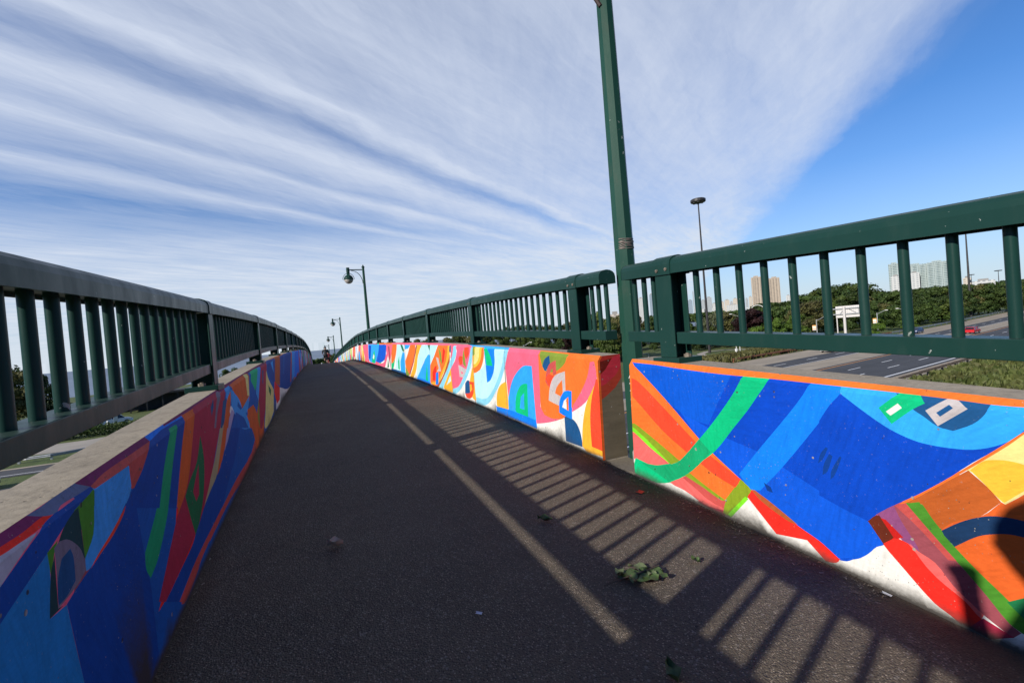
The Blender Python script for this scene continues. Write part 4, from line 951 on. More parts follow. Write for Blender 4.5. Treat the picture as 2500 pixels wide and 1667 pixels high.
bollard(-27.75,84.3,1.5,.14,'pale bollard in front of the white van, nearer the hedge'); bollard(-31.6,93.0,1.3,.14,'farther pale bollard left of the white van')
mb=MB(); mb.box(-.25,.25,-.03,.03,.7,1.6); e=empty('notice_board',(-28.2,88.6,G),R(25),'small white notice board beside the white van','sign'); mb.build('board',M['white'],e); m=MB(); m.bar((0,0,0),(0,0,.75),.04); m.build('stake',M['galv'],e)
# white hoop railing and bike rack by the trees
mb=MB(); mb.path([(0,0,0),(0,0,.9),(.2,0,1.05),(2.3,0,1.05),(2.5,0,.9),(2.5,0,0)],.05,8); o=mb.build('hoop_barrier',M['white'],loc=(76.5,95.5,G)); tag(o,'white tubular hoop barrier on the park path behind the lamp post','barrier')
# ---- vehicles
def car(x,y,rz,body,label,van=False,cat='car'):
    e=empty('parked_car' if van else 'passing_car',(x,y,G+.06),rz,label,cat); paint=m_glassy('car_paint',body,.3,.5)
    Hh=1.95 if van else 1.45; L_=2.45 if van else 2.25
    pr=[(-L_,.35),(-L_,.85),(-L_+.15,.98),(-L_+.5,1.02 if not van else 1.1),(L_-1.2,1.0),(L_-.25,.86),(L_,.68),(L_,.35)]
    mb=MB()
    for s,w in ((-1,1),(1,1)): pass
    vs=[];
    for (a,z) in pr:
        for w in (-.88,.88): vs.append((a,w*(1 if z<.95 else .96),z))
    n=len(pr); fs=[(2*i,2*i+1,2*((i+1)%n)+1,2*((i+1)%n)) for i in range(n)]+[tuple(2*i for i in range(n)),tuple(2*i+1 for i in range(n-1,-1,-1))]
    mb.add(vs,fs); mb.build('body',paint,e,bevel=.05)
    cab=[(-L_+.25,1.0),(-L_+(.35 if van else .75),Hh-.08),(-L_+.9,Hh),(L_-1.9 if van else .35,Hh),(L_-1.05 if van else 1.15,1.0)]
    vs=[]
    for (a,z) in cab:
        for w in (-1,1): vs.append((a,w*(.86 if z<1.05 else .68),z))
    n=len(cab); mb=MB(); mb.add(vs,[(2*i,2*i+1,2*((i+1)%n)+1,2*((i+1)%n)) for i in range(n)]+[tuple(2*i for i in range(n)),tuple(2*i+1 for i in range(n-1,-1,-1))])
    mb.build('windows',M['carglass'],e,bevel=.02)
    mb=MB(); mb.box(-L_+.85,(L_-1.9 if van else .35),-.66,.66,Hh-.015,Hh+.03); 
    for w in (-1,1):
        for (a,b) in ((cab[0],cab[1]),(cab[3],cab[4]),((-.25,1.0),(-.25,Hh))):
            mb.bar((a[0],w*.865,a[1]),(b[0],w*.685,b[1]),.05,n=6)
    mb.build('roof',paint,e)
    for sx in (-1,1):
        for sy in (-1,1):
            mb=MB(); mb.bar((sx*(L_-.85),sy*.70,.33),(sx*(L_-.85),sy*.90,.33),.33,n=16); w=mb.build('wheel',M['rubber'],e); mb=MB(); mb.bar((sx*(L_-.85),sy*.89,.33),(sx*(L_-.85),sy*.915,.33),.19,n=12); mb.build('rim',M['galv'],w)
    for sy in (-1,1):
        mb=MB(); mb.box(L_-.04,L_+.015,sy*.68-.15,sy*.68+.15,.62,.76); mb.build('headlight',M['white'],e)
        mb=MB(); mb.box(-L_-.015,-L_+.04,sy*.72-.12,sy*.72+.12,.75,.9); mb.build('tail_light',simple('tail_red',(.4,.01,.01),.3),e)
    return e
rzh=math.atan(.13)
car(94.6,59.7,rzh+math.pi,(.75,.75,.75),'white car on the far carriageway seen just below the near railing')
car(140.5,56.3,rzh,(.55,.012,.02),'red car on the highway behind the railing at far right')
car(146.5,70.0,rzh+math.pi,(.02,.05,.16),'dark blue car on the far carriageway next to the guard rail')
car(-29.6,91.6,R(28),(.78,.80,.84),'white van parked on the plaza beyond the left barrier',True,'van')
car(-26.6,51.0,R(-4),(.025,.03,.045),'dark car at the left picture edge, mostly hidden by the barrier')
# ---- high masts
def mast(x,y,H,label,head=3.6,r=.34):
    e=empty('high_mast_light',(x,y,G),0,label,'mast light','tall dark high mast lights over the highway')
    mb=MB(); mb.bar((0,0,0),(0,0,H),r,r*.42,n=10); mb.build('mast',M['darkpole'],e)
    mb=MB(); h=head/2; mb.lathe([(h*.9,H-.75),(h,H-.6),(h,H-.05),(h*.86,H+.12),(h*.5,H+.28),(h*.18,H+.34)],18); hd=mb.build('lamp_ring',M['darkpole'],e)
    for i in range(8):
        a=2*math.pi*i/8; mb=MB(); mb.lathe([(.25,-.12),(.28,0)],8,(h*.72*math.cos(a),h*.72*math.sin(a),H-.75)); mb.build('lamp',M['lens'],hd)
mast(90.8,86.7,38.3,'tall dark mast light with drum head rising above the near railing')
mast(252,101,36,'tall dark mast light seen between the last two bars at far right',3.2,.5)
def polar(az,D): return (D*math.sin(R(az)),D*math.cos(R(az)))
for az,el,D,lb in ((68.32,1.75,880,'tiny distant mast light left of the pale dome'),(69.96,1.86,800,'tiny distant mast light above the trees at far right')):
    x,y=polar(az,D); mast(x,y,D*math.tan(R(el))+9,lb,7,.6)
# ---- back of the highway sign
x,y=polar(59.3,170)
e=empty('highway_sign',(x,y,G),-R(59.3),'back of a large white highway sign on a round post','sign')
zt=EYE-170*math.tan(R(.05))-G; zb=EYE-170*math.tan(R(1.2))-G
mb=MB(); mb.box(-2.65,3.3,.25,.31,zb,zt); mb.build('panel',M['sign_metal'],e)
mb=MB()
for i in range(13): mb.box(-2.65+.48*i,-2.61+.48*i,.19,.25,zb+.05,zt-.05)
mb.build('stiffeners',M['galv'],e)
for q in (.30,.78): mb=MB(); mb.bar((-3.3,0,zb+(zt-zb)*q),(3.5,0,zb+(zt-zb)*q),.17,n=10); mb.build('cross_tube',M['galv'],e)
mb=MB(); mb.path([(-1.8,0,zb+1),(-.4,0,zb+2.6)],.06); mb.path([(.4,0,zb+2.6),(2.5,0,zb+1.1)],.06); mb.path([(2.9,0,zb+1),(2.9,0,zb+2.6)],.06); mb.build('lattice',M['galv'],e)
mb=MB(); mb.bar((-.6,-.05,0),(-.6,-.05,zt-.3),.36,n=14); mb.build('post',M['sign_metal'],e)
mb=MB(); mb.bar((-2.45,.1,0),(-2.45,.1,zb+.2),.15,n=10); mb.build('post',M['sign_metal'],e)
def street_lamp(az,D,topel,side,label,banner=True):
    x,y=polar(az,D); H=EYE-D*math.tan(R(-topel))-G
    e=empty('street_lamp',(x,y,G),-R(az),label,'street lamp','grey street lamps in the park')
    mb=MB(); mb.bar((0,0,0),(0,0,H),.13,.09,n=8); mb.build('pole',M['galv'],e)
    mb=MB(); mb.path([(0,0,H-.3),(side*.9,0,H+.05),(side*1.7,0,H+.55),(side*2.1,0,H+.6)],.06,6); mb.build('arm',M['galv'],e)
    mb=MB(); mb.box(side*2.1-.32,side*2.1+.32,-.14,.14,H+.5,H+.66); mb.build('lamp_head',M['white'],e)
    if banner:
        mb=MB(); mb.box(-1.0,-.16,-.02,.02,H-2.9,H-1.5,c=(.75,.32,.05)); mb.box(-.95,-.22,-.032,-.021,H-2.45,H-1.75,c=(.8,.75,.6)); mb.box(-.95,-.22,-.032,-.021,H-2.86,H-2.6,c=(.6,.65,.7)); mb.build('banner',M['vcol'],e)
street_lamp(56.72,150,-1.19,1,'grey street lamp with orange banner left of the sign back')
street_lamp(61.67,165,-.98,1,'grey street lamp with orange banner right of the sign back')
street_lamp(63.9,172,-.9,-1,'grey street lamp with arm reaching left in front of the dark tree',False)
street_lamp(49.55,150,-.1,-1,'slim pale street lamp among the trees left of the tan towers',False)
street_lamp(24.69,130,-1.5,1,'small street lamp seen under the bottom rail beyond the gap',False)
# two tall sign poles near the oval lawn
for (x,y,h,lb) in ((82.6,71.6,4.3,'white pole with small box by the oval lawn'),(83.3,71.3,4.3,'slim white pole right beside the pole with a box')):
    e=empty('sign_pole',(x,y,G),0,lb,'pole','white poles by the oval lawn'); mb=MB(); mb.bar((0,0,0),(0,0,h),.07,n=8); mb.build('pole',M['white'],e)
    if y>71.5: mb=MB(); mb.box(-.2,.2,-.2,.2,.9,1.8); mb.build('meter_box',M['white'],e)
# ------------------------------------------------------------------ trees
def crown_mesh(seed,nb=16,nl=3600,ls=.026,flat=1.0,cone=False):
    r=random.Random(seed); blobs=[]
    for i in range(nb):
        t=r.random(); z=.22+.66*t; rad=.36*(math.sin(math.pi*min(.98,.12+t*.82))**.6)*(1 if not cone else (1.15-t))
        a=r.uniform(0,6.28); q=rad*math.sqrt(r.random())
        blobs.append((q*math.cos(a),q*math.sin(a),z,r.uniform(.09,.19)*(1 if not cone else .7),r.random()))
    vs=[];fs=[];cs=[]
    for i in range(nl):
        b=r.choice(blobs); u=r.uniform(-1,1); a=r.uniform(0,6.28); q=math.sqrt(1-u*u); rr=b[3]*(r.random()**.35)*1.1
        p=Vector((b[0]+rr*q*math.cos(a),b[1]+rr*q*math.sin(a),b[2]+rr*u*.8*flat))
        n=Vector((q*math.cos(a)+r.uniform(-.7,.7),q*math.sin(a)+r.uniform(-.7,.7),u+r.uniform(-.4,.9))).normalized()
        t1=n.orthogonal().normalized(); t2=n.cross(t1); s=ls*r.uniform(.6,1.5)
        k=len(vs); vs+= [tuple(p+t1*s),tuple(p+t2*s*.7),tuple(p-t1*s),tuple(p-t2*s*.7)]; fs.append((k,k+1,k+2,k+3)); c=min(1,max(0,.55*b[4]+.45*r.random()+(b[2]-.5)*.25)); cs.append((c,c,c))
    mb=MB(); mb.v=vs; mb.f=fs; mb.c=cs; return mb
def trunk_mesh(seed):
    r=random.Random(seed); mb=MB(); mb.path([(0,0,0),(.005,.004,.12),(-.008,.0,.3),(.0,.01,.55)],[.028,.021,.016,.007],7)
    for i in range(7):
        a=r.uniform(0,6.28); z=r.uniform(.16,.42); L_=r.uniform(.15,.3)
        mb.path([(0,0,z),(math.cos(a)*L_*.5,math.sin(a)*L_*.5,z+L_*.45),(math.cos(a)*L_,math.sin(a)*L_,z+L_*1.05)],[.011,.007,.003],5)
    return mb
CR=[crown_mesh(s,nb=n,nl=l,flat=f,cone=c) for s,n,l,f,c in ((1,18,3800,1,False),(2,22,4200,.8,False),(3,14,3400,1.1,False),(4,20,3800,.9,False),(5,22,3000,1,True))]
TRK=[trunk_mesh(s) for s in range(5)]
protoC=[];protoT=[]
for c in CR:
    o=c.build('crown',M['leaf_a']); protoC.append(o.data); bpy.data.objects.remove(o)
for c in TRK:
    o=c.build('trunk',M['bark']); protoT.append(o.data); bpy.data.objects.remove(o)
trc=0
def tree(az,D,topel,wf,mat,label,kind=None,group='trees beyond the highway',name='tree',x=None,y=None,H=None):
    global trc
    if x is None: x,y=polar(az,D)
    if H is None: H=D*math.tan(R(topel))+9.0
    e=empty(name,(x,y,G-.05),rnd.uniform(0,6.28),label,'tree' if H>3.5 else 'shrub',group)
    k=kind if kind is not None else rnd.randrange(4); trc+=1
    for nm,data,m in (('crown',protoC[k],mat),('trunk',protoT[k],'bark')):
        o=bpy.data.objects.new(nm,data); col.objects.link(o); o.parent=e
        o.material_slots[0].link='OBJECT'; o.material_slots[0].material=M[mat]
        if nm=='crown': o.scale=(H*wf*1.25,H*wf*1.25,H*1.06)
        else: o.scale=(H,H,H)
    return e
# named, individually readable trees
tree(51.25,150,.47,1.1,'leaf_p','dark copper coloured tree in front of the tan towers',1)
tree(50.3,146,.0,.9,'leaf_p','smaller dark copper tree at the left of the copper tree',2)
tree(53.1,142,-.75,.9,'leaf_c','bright green bushy tree right of the copper tree',0)
tree(54.6,150,-.45,.9,'leaf_c','bright green tree between the copper tree and the big dark trees',3)
tree(51.3,128,-1.45,1.0,'leaf_c','low bright green shrub at the foot of the copper tree',1)
tree(46.9,150,.42,.62,'leaf_g','grey green willow like tree right of the dark mast',2)
tree(45.5,148,-.35,.75,'leaf_g','lower grey green tree left of the dark mast',3)
tree(44.6,142,-.6,.6,'leaf_b','small dark tree at the left foot of the skyline gap',0)
tree(48.6,156,.38,.75,'leaf_o','olive green tree right of the grey willow',1)
tree(49.6,152,.1,.6,'leaf_b','dark tree between the olive tree and the copper tree',0)
tree(56.3,190,.75,1.0,'leaf_o','brownish olive tree left of the sign back',1)
tree(57.9,205,1.2,.9,'leaf_a','round green tree behind the sign back',3)
tree(62.75,185,-.45,1.0,'leaf_b','very dark round tree right of the orange banner lamp',0)
tree(61.6,160,-2.0,1.1,'leaf_c','light green shrub in front of the very dark tree',2)
tree(64.0,175,-1.6,1.0,'leaf_c','light green shrub at the highway edge right of the dark tree',1)
tree(33.9,120,1.6,.62,'leaf_a','tall sunlit tree just beyond the gap, left of the lamp post',0)
tree(36.4,118,1.05,.62,'leaf_o','sunlit olive tree behind the near lamp post',1)
tree(35.2,112,.4,.62,'leaf_a','sunlit lower tree left of the near lamp post',3)
tree(30.4,125,-.9,.8,'leaf_p','reddish brown shrub below the bottom rail at the gap',2)
# rows
SZ=['low','mid sized','tall','broad','slender','round']; CO={'leaf_a':'mid green','leaf_b':'dark green','leaf_c':'light green','leaf_o':'olive','leaf_g':'grey green'}
prof=[(4,.1),(9.4,.28),(11.5,.42),(13,.2),(14.4,.3),(18,.5),(23.2,.9),(24.5,.82),(25.9,.95),(26.9,.8),(28.3,.8),(29.3,.85),(31,.85),(33,1.0),(36.6,.9),(39.3,.72),(40.5,.78),(43.5,.6)]
pr2=[(54.6,.9),(55.5,1.25),(57.3,1.95),(58.3,2.2),(60.3,2.0),(61.3,1.35),(62,.95),(64.5,.85),(66.3,1.15),(67.8,.75),(69,.95),(70.2,1.02),(71.4,.65),(74,.8)]
def prf(P_,az): return float(np.interp(az,[p[0] for p in P_],[p[1] for p in P_]))
def row(a0,a1,step,Df,P_,drop,mats,where,grp):
    az=a0; i=0; seen={}
    while az<a1:
        D=Df(az)*rnd.uniform(.95,1.05); m=rnd.choice(mats); sz=rnd.choice(SZ)
        key=(sz,m); seen[key]=seen.get(key,0)+1
        tree(az,D,prf(P_,az)-drop-abs(rnd.gauss(0,.13)),rnd.uniform(.72,1.0),m,'%s %s tree in %s'%(sz,CO[m],where),group=grp)
        az+=step*rnd.uniform(.8,1.2); i+=1
row(4.5,44,1.15,lambda a:195,prof,0,['leaf_a','leaf_b','leaf_b','leaf_o'],'back row of wood through far railing','back row of trees through the far railing')
row(5,43.5,1.6,lambda a:165,prof,1.3,['leaf_b','leaf_a','leaf_b'],'front row of wood under far railing','front row of trees under the far railing')
row(22,43.5,2.2,lambda a:145,prof,2.6,['leaf_b','leaf_a'],'low undergrowth before the wood','undergrowth trees')
row(55,62.6,.62,lambda a:250,pr2,0,['leaf_b','leaf_a','leaf_b'],'back of grove behind the sign','back trees of the high grove')
row(54.8,64,.9,lambda a:222,pr2,1.0,['leaf_b','leaf_a','leaf_o'],'front of grove behind the sign','front trees of the high grove')
row(56,64,1.3,lambda a:200,pr2,2.4,['leaf_b','leaf_c'],'lowest line of grove behind the sign','lowest trees of the grove')
row(63,75,.62,lambda a:np.interp(a,[63,66,68,71,75],[235,245,290,330,380]),pr2,0,['leaf_a','leaf_b','leaf_o'],'bank top beyond the highway at right','bank top trees')
row(63.4,74,.75,lambda a:np.interp(a,[63,65,67,68,71,75],[215,218,226,270,305,350]),pr2,1.0,['leaf_b','leaf_a','leaf_b'],'bank foot beyond the highway at right','bank foot trees')
row(44.8,55,1.2,lambda a:168,[(40,-.6),(60,-.6)],.3,['leaf_b','leaf_a'],'hedge line beyond the oval lawn','hedge line trees')
row(45,52,1.0,lambda a:140,[(40,-1.6),(60,-1.6)],.2,['leaf_b','leaf_a'],'undergrowth under the copper tree','undergrowth by the copper tree')
# left and centre
g='trees by the lake left of the bridge'
tree(-24.9,128,1.45,.75,'leaf_a','leafy tree at the left picture edge behind the first bars',0,g)
tree(-23.9,122,.5,.7,'leaf_o','yellowish green tree right beside the leafy edge tree',3,g)
tree(-23.0,126,-.9,.6,'leaf_b','low dark tree between the first two bars',1,g)
tree(-22.1,124,-.25,.5,'leaf_b','thin dark tree with sparse branches against the lake',2,g)
tree(-21.0,130,-2.3,.9,'leaf_b','low dark bush at the lake edge right of the sparse tree',1,g)
tree(-8.5,150,-1.22,.85,'leaf_b','small round tree against the lake seen above the left barrier',0,g)
tree(-7.9,152,-1.06,.6,'leaf_b','tiny round tree against the lake, right one of the pair',3,g)
g='trees where the bridge path comes down'
tree(-.40,118,-.32,.42,'leaf_b','dark narrow tree beside the left railing end, against the lake',4,g)
tree(-.1,116,-.95,.5,'leaf_b','lower dark tree beside the left railing end',2,g)
tree(.35,122,-1.02,.75,'leaf_a','round green tree left of the cyclist',0,g)
tree(.85,120,-.92,.7,'leaf_a','round green tree directly behind the cyclist',1,g)
tree(1.7,122,-.60,.6,'leaf_b','dark tree right of the cyclist near the lamp post',4,g)
tree(2.15,118,-.72,.55,'leaf_b','dark tree at the right railing end near the water',2,g)
tree(2.8,120,-.8,.7,'leaf_b','dark tree mostly hidden by the right railing end',0,g)
# hedge left
def hedge(x0,y0,x1,y1,w,h,label):
    r=random.Random(9); mb=MB(); L_=math.hypot(x1-x0,y1-y0)
    for i in range(int(L_*260)):
        t=r.random(); x=x0+(x1-x0)*t+r.uniform(-w,w); y=y0+(y1-y0)*t+r.uniform(-w,w); z=h*r.random()**.6*(.9+.15*math.sin(t*40)); s=r.uniform(.07,.16)
        n=Vector((r.uniform(-1,1),r.uniform(-1,1),r.uniform(0,1))).normalized(); t1=n.orthogonal().normalized(); t2=n.cross(t1); p=Vector((x,y,G+z)); c=r.random()
        mb.add([tuple(p+t1*s),tuple(p+t2*s),tuple(p-t1*s),tuple(p-t2*s)],[(0,1,2,3)],(c,c,c))
    o=mb.build('hedge',M['leaf_b']); tag(o,label,'hedge')
hedge(-34,80,-24,81.5,1.8,1.4,'low dark clipped hedge between the plaza and the white van')
# dark open shed
x,y=polar(-15.2,118); e=empty('shelter',(x,y,G),R(12),'dark flat roofed shelter left of the bridge near the lake','shelter')
mb=MB(); mb.box(-8,8,-3,3,3.1,3.5); mb.build('roof',M['dark'],e)
for i in range(7): mb=MB(); mb.box(-7.6+2.5*i,-7.4+2.5*i,-2.7,-2.5,0,3.1); mb.build('post',M['dark'],e)
mb=MB(); mb.box(-7.5,7.5,2.4,2.6,0,3.1); mb.build('back_wall',M['dark'],e)
# distant woods reading as one mass
def woods(a0,a1,D,el0,el1,label,seed,dens=46):
    r=random.Random(seed); mb=MB(); n=int((a1-a0)*dens)
    for i in range(n):
        az=r.uniform(a0,a1); d=D*r.uniform(.96,1.06); x,y=polar(az,d); top=d*math.tan(R(r.uniform(el0,el1)))+9; c0=r.random()
        for k in range(26):
            z=G+top*r.random()**.5; s=r.uniform(1.2,2.8)*D/900; q=top*.3*(1-.5*(z-G)/top); p=Vector((x+r.uniform(-q,q),y+r.uniform(-q,q),z))
            nn=Vector((r.uniform(-1,1),r.uniform(-1,1),r.uniform(-.2,1))).normalized(); t1=nn.orthogonal().normalized(); t2=nn.cross(t1); c=.5*c0+.5*r.random()
            mb.add([tuple(p+t1*s),tuple(p+t2*s),tuple(p-t1*s),tuple(p-t2*s)],[(0,1,2,3)],(c,c,c))
    o=mb.build('distant_woods',M['leaf_b']); tag(o,label,'woods',kind='stuff')
woods(51,76,900,.55,.95,'far wooded ridge behind the towers and beyond the highway',1)
woods(47.5,56,420,-.3,.45,'wooded shore strip below the tan towers',2,60)
woods(44.2,48,1350,.30,.52,'thin line of trees along the far shore under the skyline',4,60)
# ------------------------------------------------------------------ buildings
def m_facade(name,wallc,winc,sx,sz,mort=.3,rough=.6):
    m,nt,ns,L,bs=newmat(name); tc=nt.nodes.new('ShaderNodeTexCoord'); sp=nt.nodes.new('ShaderNodeSeparateXYZ'); L.new(tc.outputs['Object'],sp.inputs[0])
    h=mth(nt,'ADD',sp.outputs[0],mth(nt,'MULTIPLY',sp.outputs[1],1.0))
    fx=mth(nt,'FRACT',mth(nt,'DIVIDE',h,sx)); fz=mth(nt,'FRACT',mth(nt,'DIVIDE',sp.outputs[2],sz))
    wx=mth(nt,'LESS_THAN',mth(nt,'ABSOLUTE',mth(nt,'SUBTRACT',fx,.5)),.5-mort*.5); wz=mth(nt,'LESS_THAN',mth(nt,'ABSOLUTE',mth(nt,'SUBTRACT',fz,.5)),.5-mort*.6)
    w=mth(nt,'MULTIPLY',wx,wz)
    cx=mth(nt,'FLOOR',mth(nt,'DIVIDE',h,sx)); cz=mth(nt,'FLOOR',mth(nt,'DIVIDE',sp.outputs[2],sz))
    cb=nt.nodes.new('ShaderNodeCombineXYZ'); L.new(cx,cb.inputs[0]); L.new(cz,cb.inputs[1]); wn=nt.nodes.new('ShaderNodeTexWhiteNoise'); L.new(cb.outputs[0],wn.inputs[0])
    wc=mixc(nt,ramp(nt,wn.outputs[0],[(.3,0),(1,.7)]),winc,tuple(.5*a+.5*b for a,b in zip(wallc,winc)))
    o=mixc(nt,w,wallc,wc); L.new(o,bs.inputs['Base Color']); bs.inputs['Roughness'].default_value=rough; return m
F={'tan':m_facade('tan_facade',(.42,.345,.27),(.19,.155,.13),3.2,3.0,.35),'glass':m_facade('glass_balcony_facade',(.33,.39,.385),(.10,.15,.16),3.4,3.0,.34),
 'grey':m_facade('grey_facade',(.36,.38,.40),(.16,.19,.22),4,3.2,.4),'cream':m_facade('cream_facade',(.50,.44,.37),(.26,.23,.2),4,3.2,.45),
 'white':m_facade('white_facade',(.50,.50,.49),(.22,.24,.26),5,3.4,.45),'blue':m_facade('blue_glass_facade',(.26,.32,.38),(.14,.18,.24),3.5,3.2,.35)}
F['roof']=simple('roof_felt',(.25,.24,.23),.9)
def tower(a0,a1,el,D,mat,label,dep=None,fins=0,rot=0,cat='tower',grp='towers of the distant skyline'):
    am=(a0+a1)/2; x,y=polar(am,D); w=D*math.tan(R(a1-a0))*.5; dep=dep or w*.9; H=D*math.tan(R(el))+9
    e=empty('apartment_tower',(x,y,G),-R(am)+rot,label,cat,grp)
    mb=MB(); mb.box(-w,w,-dep,dep,0,H); b=mb.build('wall',F[mat],e)
    mb=MB(); mb.box(-w*.5,w*.45,-dep*.5,dep*.5,H,H+max(2.5,H*.035)); mb.build('roof_house',F[mat] if fins else F['roof'],e)
    for i in range(fins):
        xx=-w+ (2*w)*(i+.5)/fins
        mb=MB(); mb.box(xx-w*.09,xx+w*.09,-dep-1.3,-dep,2,H-2); mb.build('balcony_stack',F[mat],e)
    return e
t1=tower(51.03,51.98,3.86,1300,'tan','tan brick apartment tower, left of the twin pair',fins=4,grp='twin tan towers'); tower(52.72,53.72,3.55,1330,'tan','tan brick apartment tower, right of the twin pair',fins=4,grp='twin tan towers')
tower(52.0,52.75,2.2,1370,'tan','lower tan block standing between the twin towers',fins=2,grp='twin tan towers')
gg='wings of the long glass slab'
tower(62.77,63.6,3.5,1100,'glass','leftmost tallest wing of the long pale glass building',dep=11,fins=3,grp=gg,cat='building')
tower(63.6,65.5,3.17,1110,'glass','middle wing of the long pale glass building',dep=11,fins=7,grp=gg,cat='building')
tower(65.5,66.85,3.2,1095,'glass','right wing of the long pale glass building',dep=11,fins=5,grp=gg,cat='building')
tower(62.9,63.6,2.35,1085,'white','white podium in front of the leftmost glass wing',dep=6,grp=gg,cat='building'); tower(64.25,64.95,2.45,1090,'white','white framed block in front of the middle glass wing',dep=6,grp=gg,cat='building')
sk=[(38.95,39.5,2.9,'white','pale slim tower left of the near railing post'),(39.55,39.95,1.55,'grey','short grey block beside the pale slim tower'),(40.2,40.6,3.2,'blue','tallest blue glass tower left of the near railing post'),(40.7,41.4,1.7,'grey','grey block right of the blue glass tower'),(41.6,42.4,2.0,'cream','cream tower hidden mostly by the railing post'),
(44.45,44.9,2.1,'blue','blue grey tower at the left end of the waterfront skyline'),(44.98,45.1,3.0,'grey','needle thin tower at the left of the waterfront skyline'),(45.1,45.6,1.35,'white','low white waterfront block next to the needle tower'),(45.85,46.25,1.95,'grey','grey tower just left of the dark mast'),(46.35,46.95,2.2,'grey','broad grey tower just right of the dark mast'),(46.9,47.4,1.45,'white','white stepped block right of the broad grey tower'),
(47.85,48.2,1.55,'cream','cream tower left of the pink cream pair'),(48.25,48.75,1.72,'cream','cream tower in the middle of the waterfront'),(48.8,49.1,1.45,'grey','grey low tower right of the middle cream tower'),(49.1,49.55,1.78,'cream','cream stepped tower behind the white houses'),(50.35,50.6,1.65,'grey','slim grey tower left of the tan twins'),(50.68,51.0,1.82,'cream','cream tower touching the tan twins on the left'),(54.2,54.6,1.55,'white','faint pale towers right of the tan twins'),
(45.3,46.1,.95,'white','long low white waterfront building, left'),(46.95,47.9,.95,'white','long low white waterfront building, middle'),(48.4,49.7,1.12,'white','long low white waterfront building, right')]
for a0,a1,el,mt,lb in sk: tower(a0,a1,el,1700,mt,lb)
tower(35.45,36.75,1.28,420,'cream','cream low building behind the trees at the lamp post',dep=6,cat='building')
tower(67.8,68.3,1.5,900,'cream','pinkish block left of the pale dome',cat='building'); tower(68.35,69.75,1.12,880,'white','long low white building with reddish roof right of the far mast',dep=8,cat='building')
x,y=polar(68.57,930); mb=MB(); mb.lathe([(5.2*math.cos(R(a)),12+6*math.sin(R(a))) for a in (0,20,40,60,80,89)],20); mb2=mb.build('dome',M['sign_metal'],smooth=True,loc=(x,y,G+4)); tag(mb2,'pale dome on the skyline at far right','dome')
mb=MB(); 
# white footbridge arches
x,y=polar(51.0,430); e=empty('arch_bridge',(x,y,G),-R(51.0),'white arched footbridge behind the copper tree','bridge')
for nm,(ox,w,h) in enumerate(((-5,3.2,4.6),(3.2,5.6,6.0))):
    mb=MB(); mb.path([(ox-w*math.cos(math.pi*i/14),0,9.4+h*math.sin(math.pi*i/14)) for i in range(15)],.3,6); mb.build('arch',M['white'],e)
mb=MB(); mb.box(-14,14,-1.5,1.5,8.7,9.3); mb.build('bridge_deck_slab',M['white'],e)
for i in (-12,0,12): mb=MB(); mb.box(i-.5,i+.5,-.5,.5,0,8.7); mb.build('pier',M['white'],e)
# bridge piers
for yy in (18,30,66,84,100):
    mb=MB(); z=dk(yy)-.75; b=bend(yy); mb.box(.0+b,1.3+b,yy-.45,yy+.45,G,z-.6); mb.box(-.5+b,1.8+b,yy-.6,yy+.6,z-.6,z); o=mb.build('bridge_pier',M['concrete_dark'],bevel=.03); tag(o,'concrete pier carrying the footbridge %s'%('near the crest' if yy<40 else 'beyond the crest'),'pier','piers under the footbridge')
# ------------------------------------------------------------------ people
def skinbody(name,J,E,mat,parent,sub=2,root='pelvis'):
    names=list(J); idx={n:i for i,n in enumerate(names)}
    me=bpy.data.meshes.new(name); me.from_pydata([J[n][0] for n in names],[(idx[a],idx[b]) for a,b in E],[]); me.materials.append(mat)
    o=bpy.data.objects.new(name,me); col.objects.link(o); o.parent=parent
    s=o.modifiers.new('skin','SKIN'); s.use_smooth_shade=True
    if not me.skin_vertices: 
        bpy.context.view_layer.objects.active=o
    lay=me.skin_vertices[0].data if me.skin_vertices else None
    if lay:
        for n,i in idx.items():
            r=J[n][1]; lay[i].radius=(r,r) if not isinstance(r,tuple) else r; lay[i].use_root=(n==root)
    m=o.modifiers.new('sub','SUBSURF'); m.levels=sub; m.render_levels=sub
    return o
def mk_skin(name,J,E,mat,parent,root='pelvis'):
    # tubes blended by a voxel remesh give one continuous body even where the skin layer is unavailable
    mb=MB()
    for a,b in E:
        (pa,ra),(pb,rb)=J[a],J[b]; mb.bar(pa,pb,ra,rb,n=12)
    for n,(p,r) in J.items():
        mb.lathe([(r*math.cos(R(q)),r*math.sin(R(q))) for q in range(-90,91,22)],12,p)
    o=mb.build(name,mat,parent,smooth=True)
    rm=o.modifiers.new('blend','REMESH'); rm.mode='VOXEL'; rm.voxel_size=.014; rm.use_smooth_shade=True
    sm=o.modifiers.new('smooth','SMOOTH'); sm.factor=.6; sm.iterations=5
    return o
def subset(J,E,names,grow):
    J2={n:(J[n][0],J[n][1]+grow) for n in names}; return J2,[e for e in E if e[0] in J2 and e[1] in J2]
EB=[('pelvis','belly'),('belly','chest'),('chest','neck'),('neck','head'),('head','crown'),('head','nose'),('chest','shL'),('chest','shR'),('shL','elL'),('elL','wrL'),('wrL','haL'),('shR','elR'),('elR','wrR'),('wrR','haR'),('pelvis','hiL'),('pelvis','hiR'),('hiL','knL'),('knL','anL'),('anL','toL'),('hiR','knR'),('knR','anR'),('anR','toR')]
for s in 'LR':
    for f in ('f1','f2','f3','f4','th'): EB.append(('ha'+s,f+s))
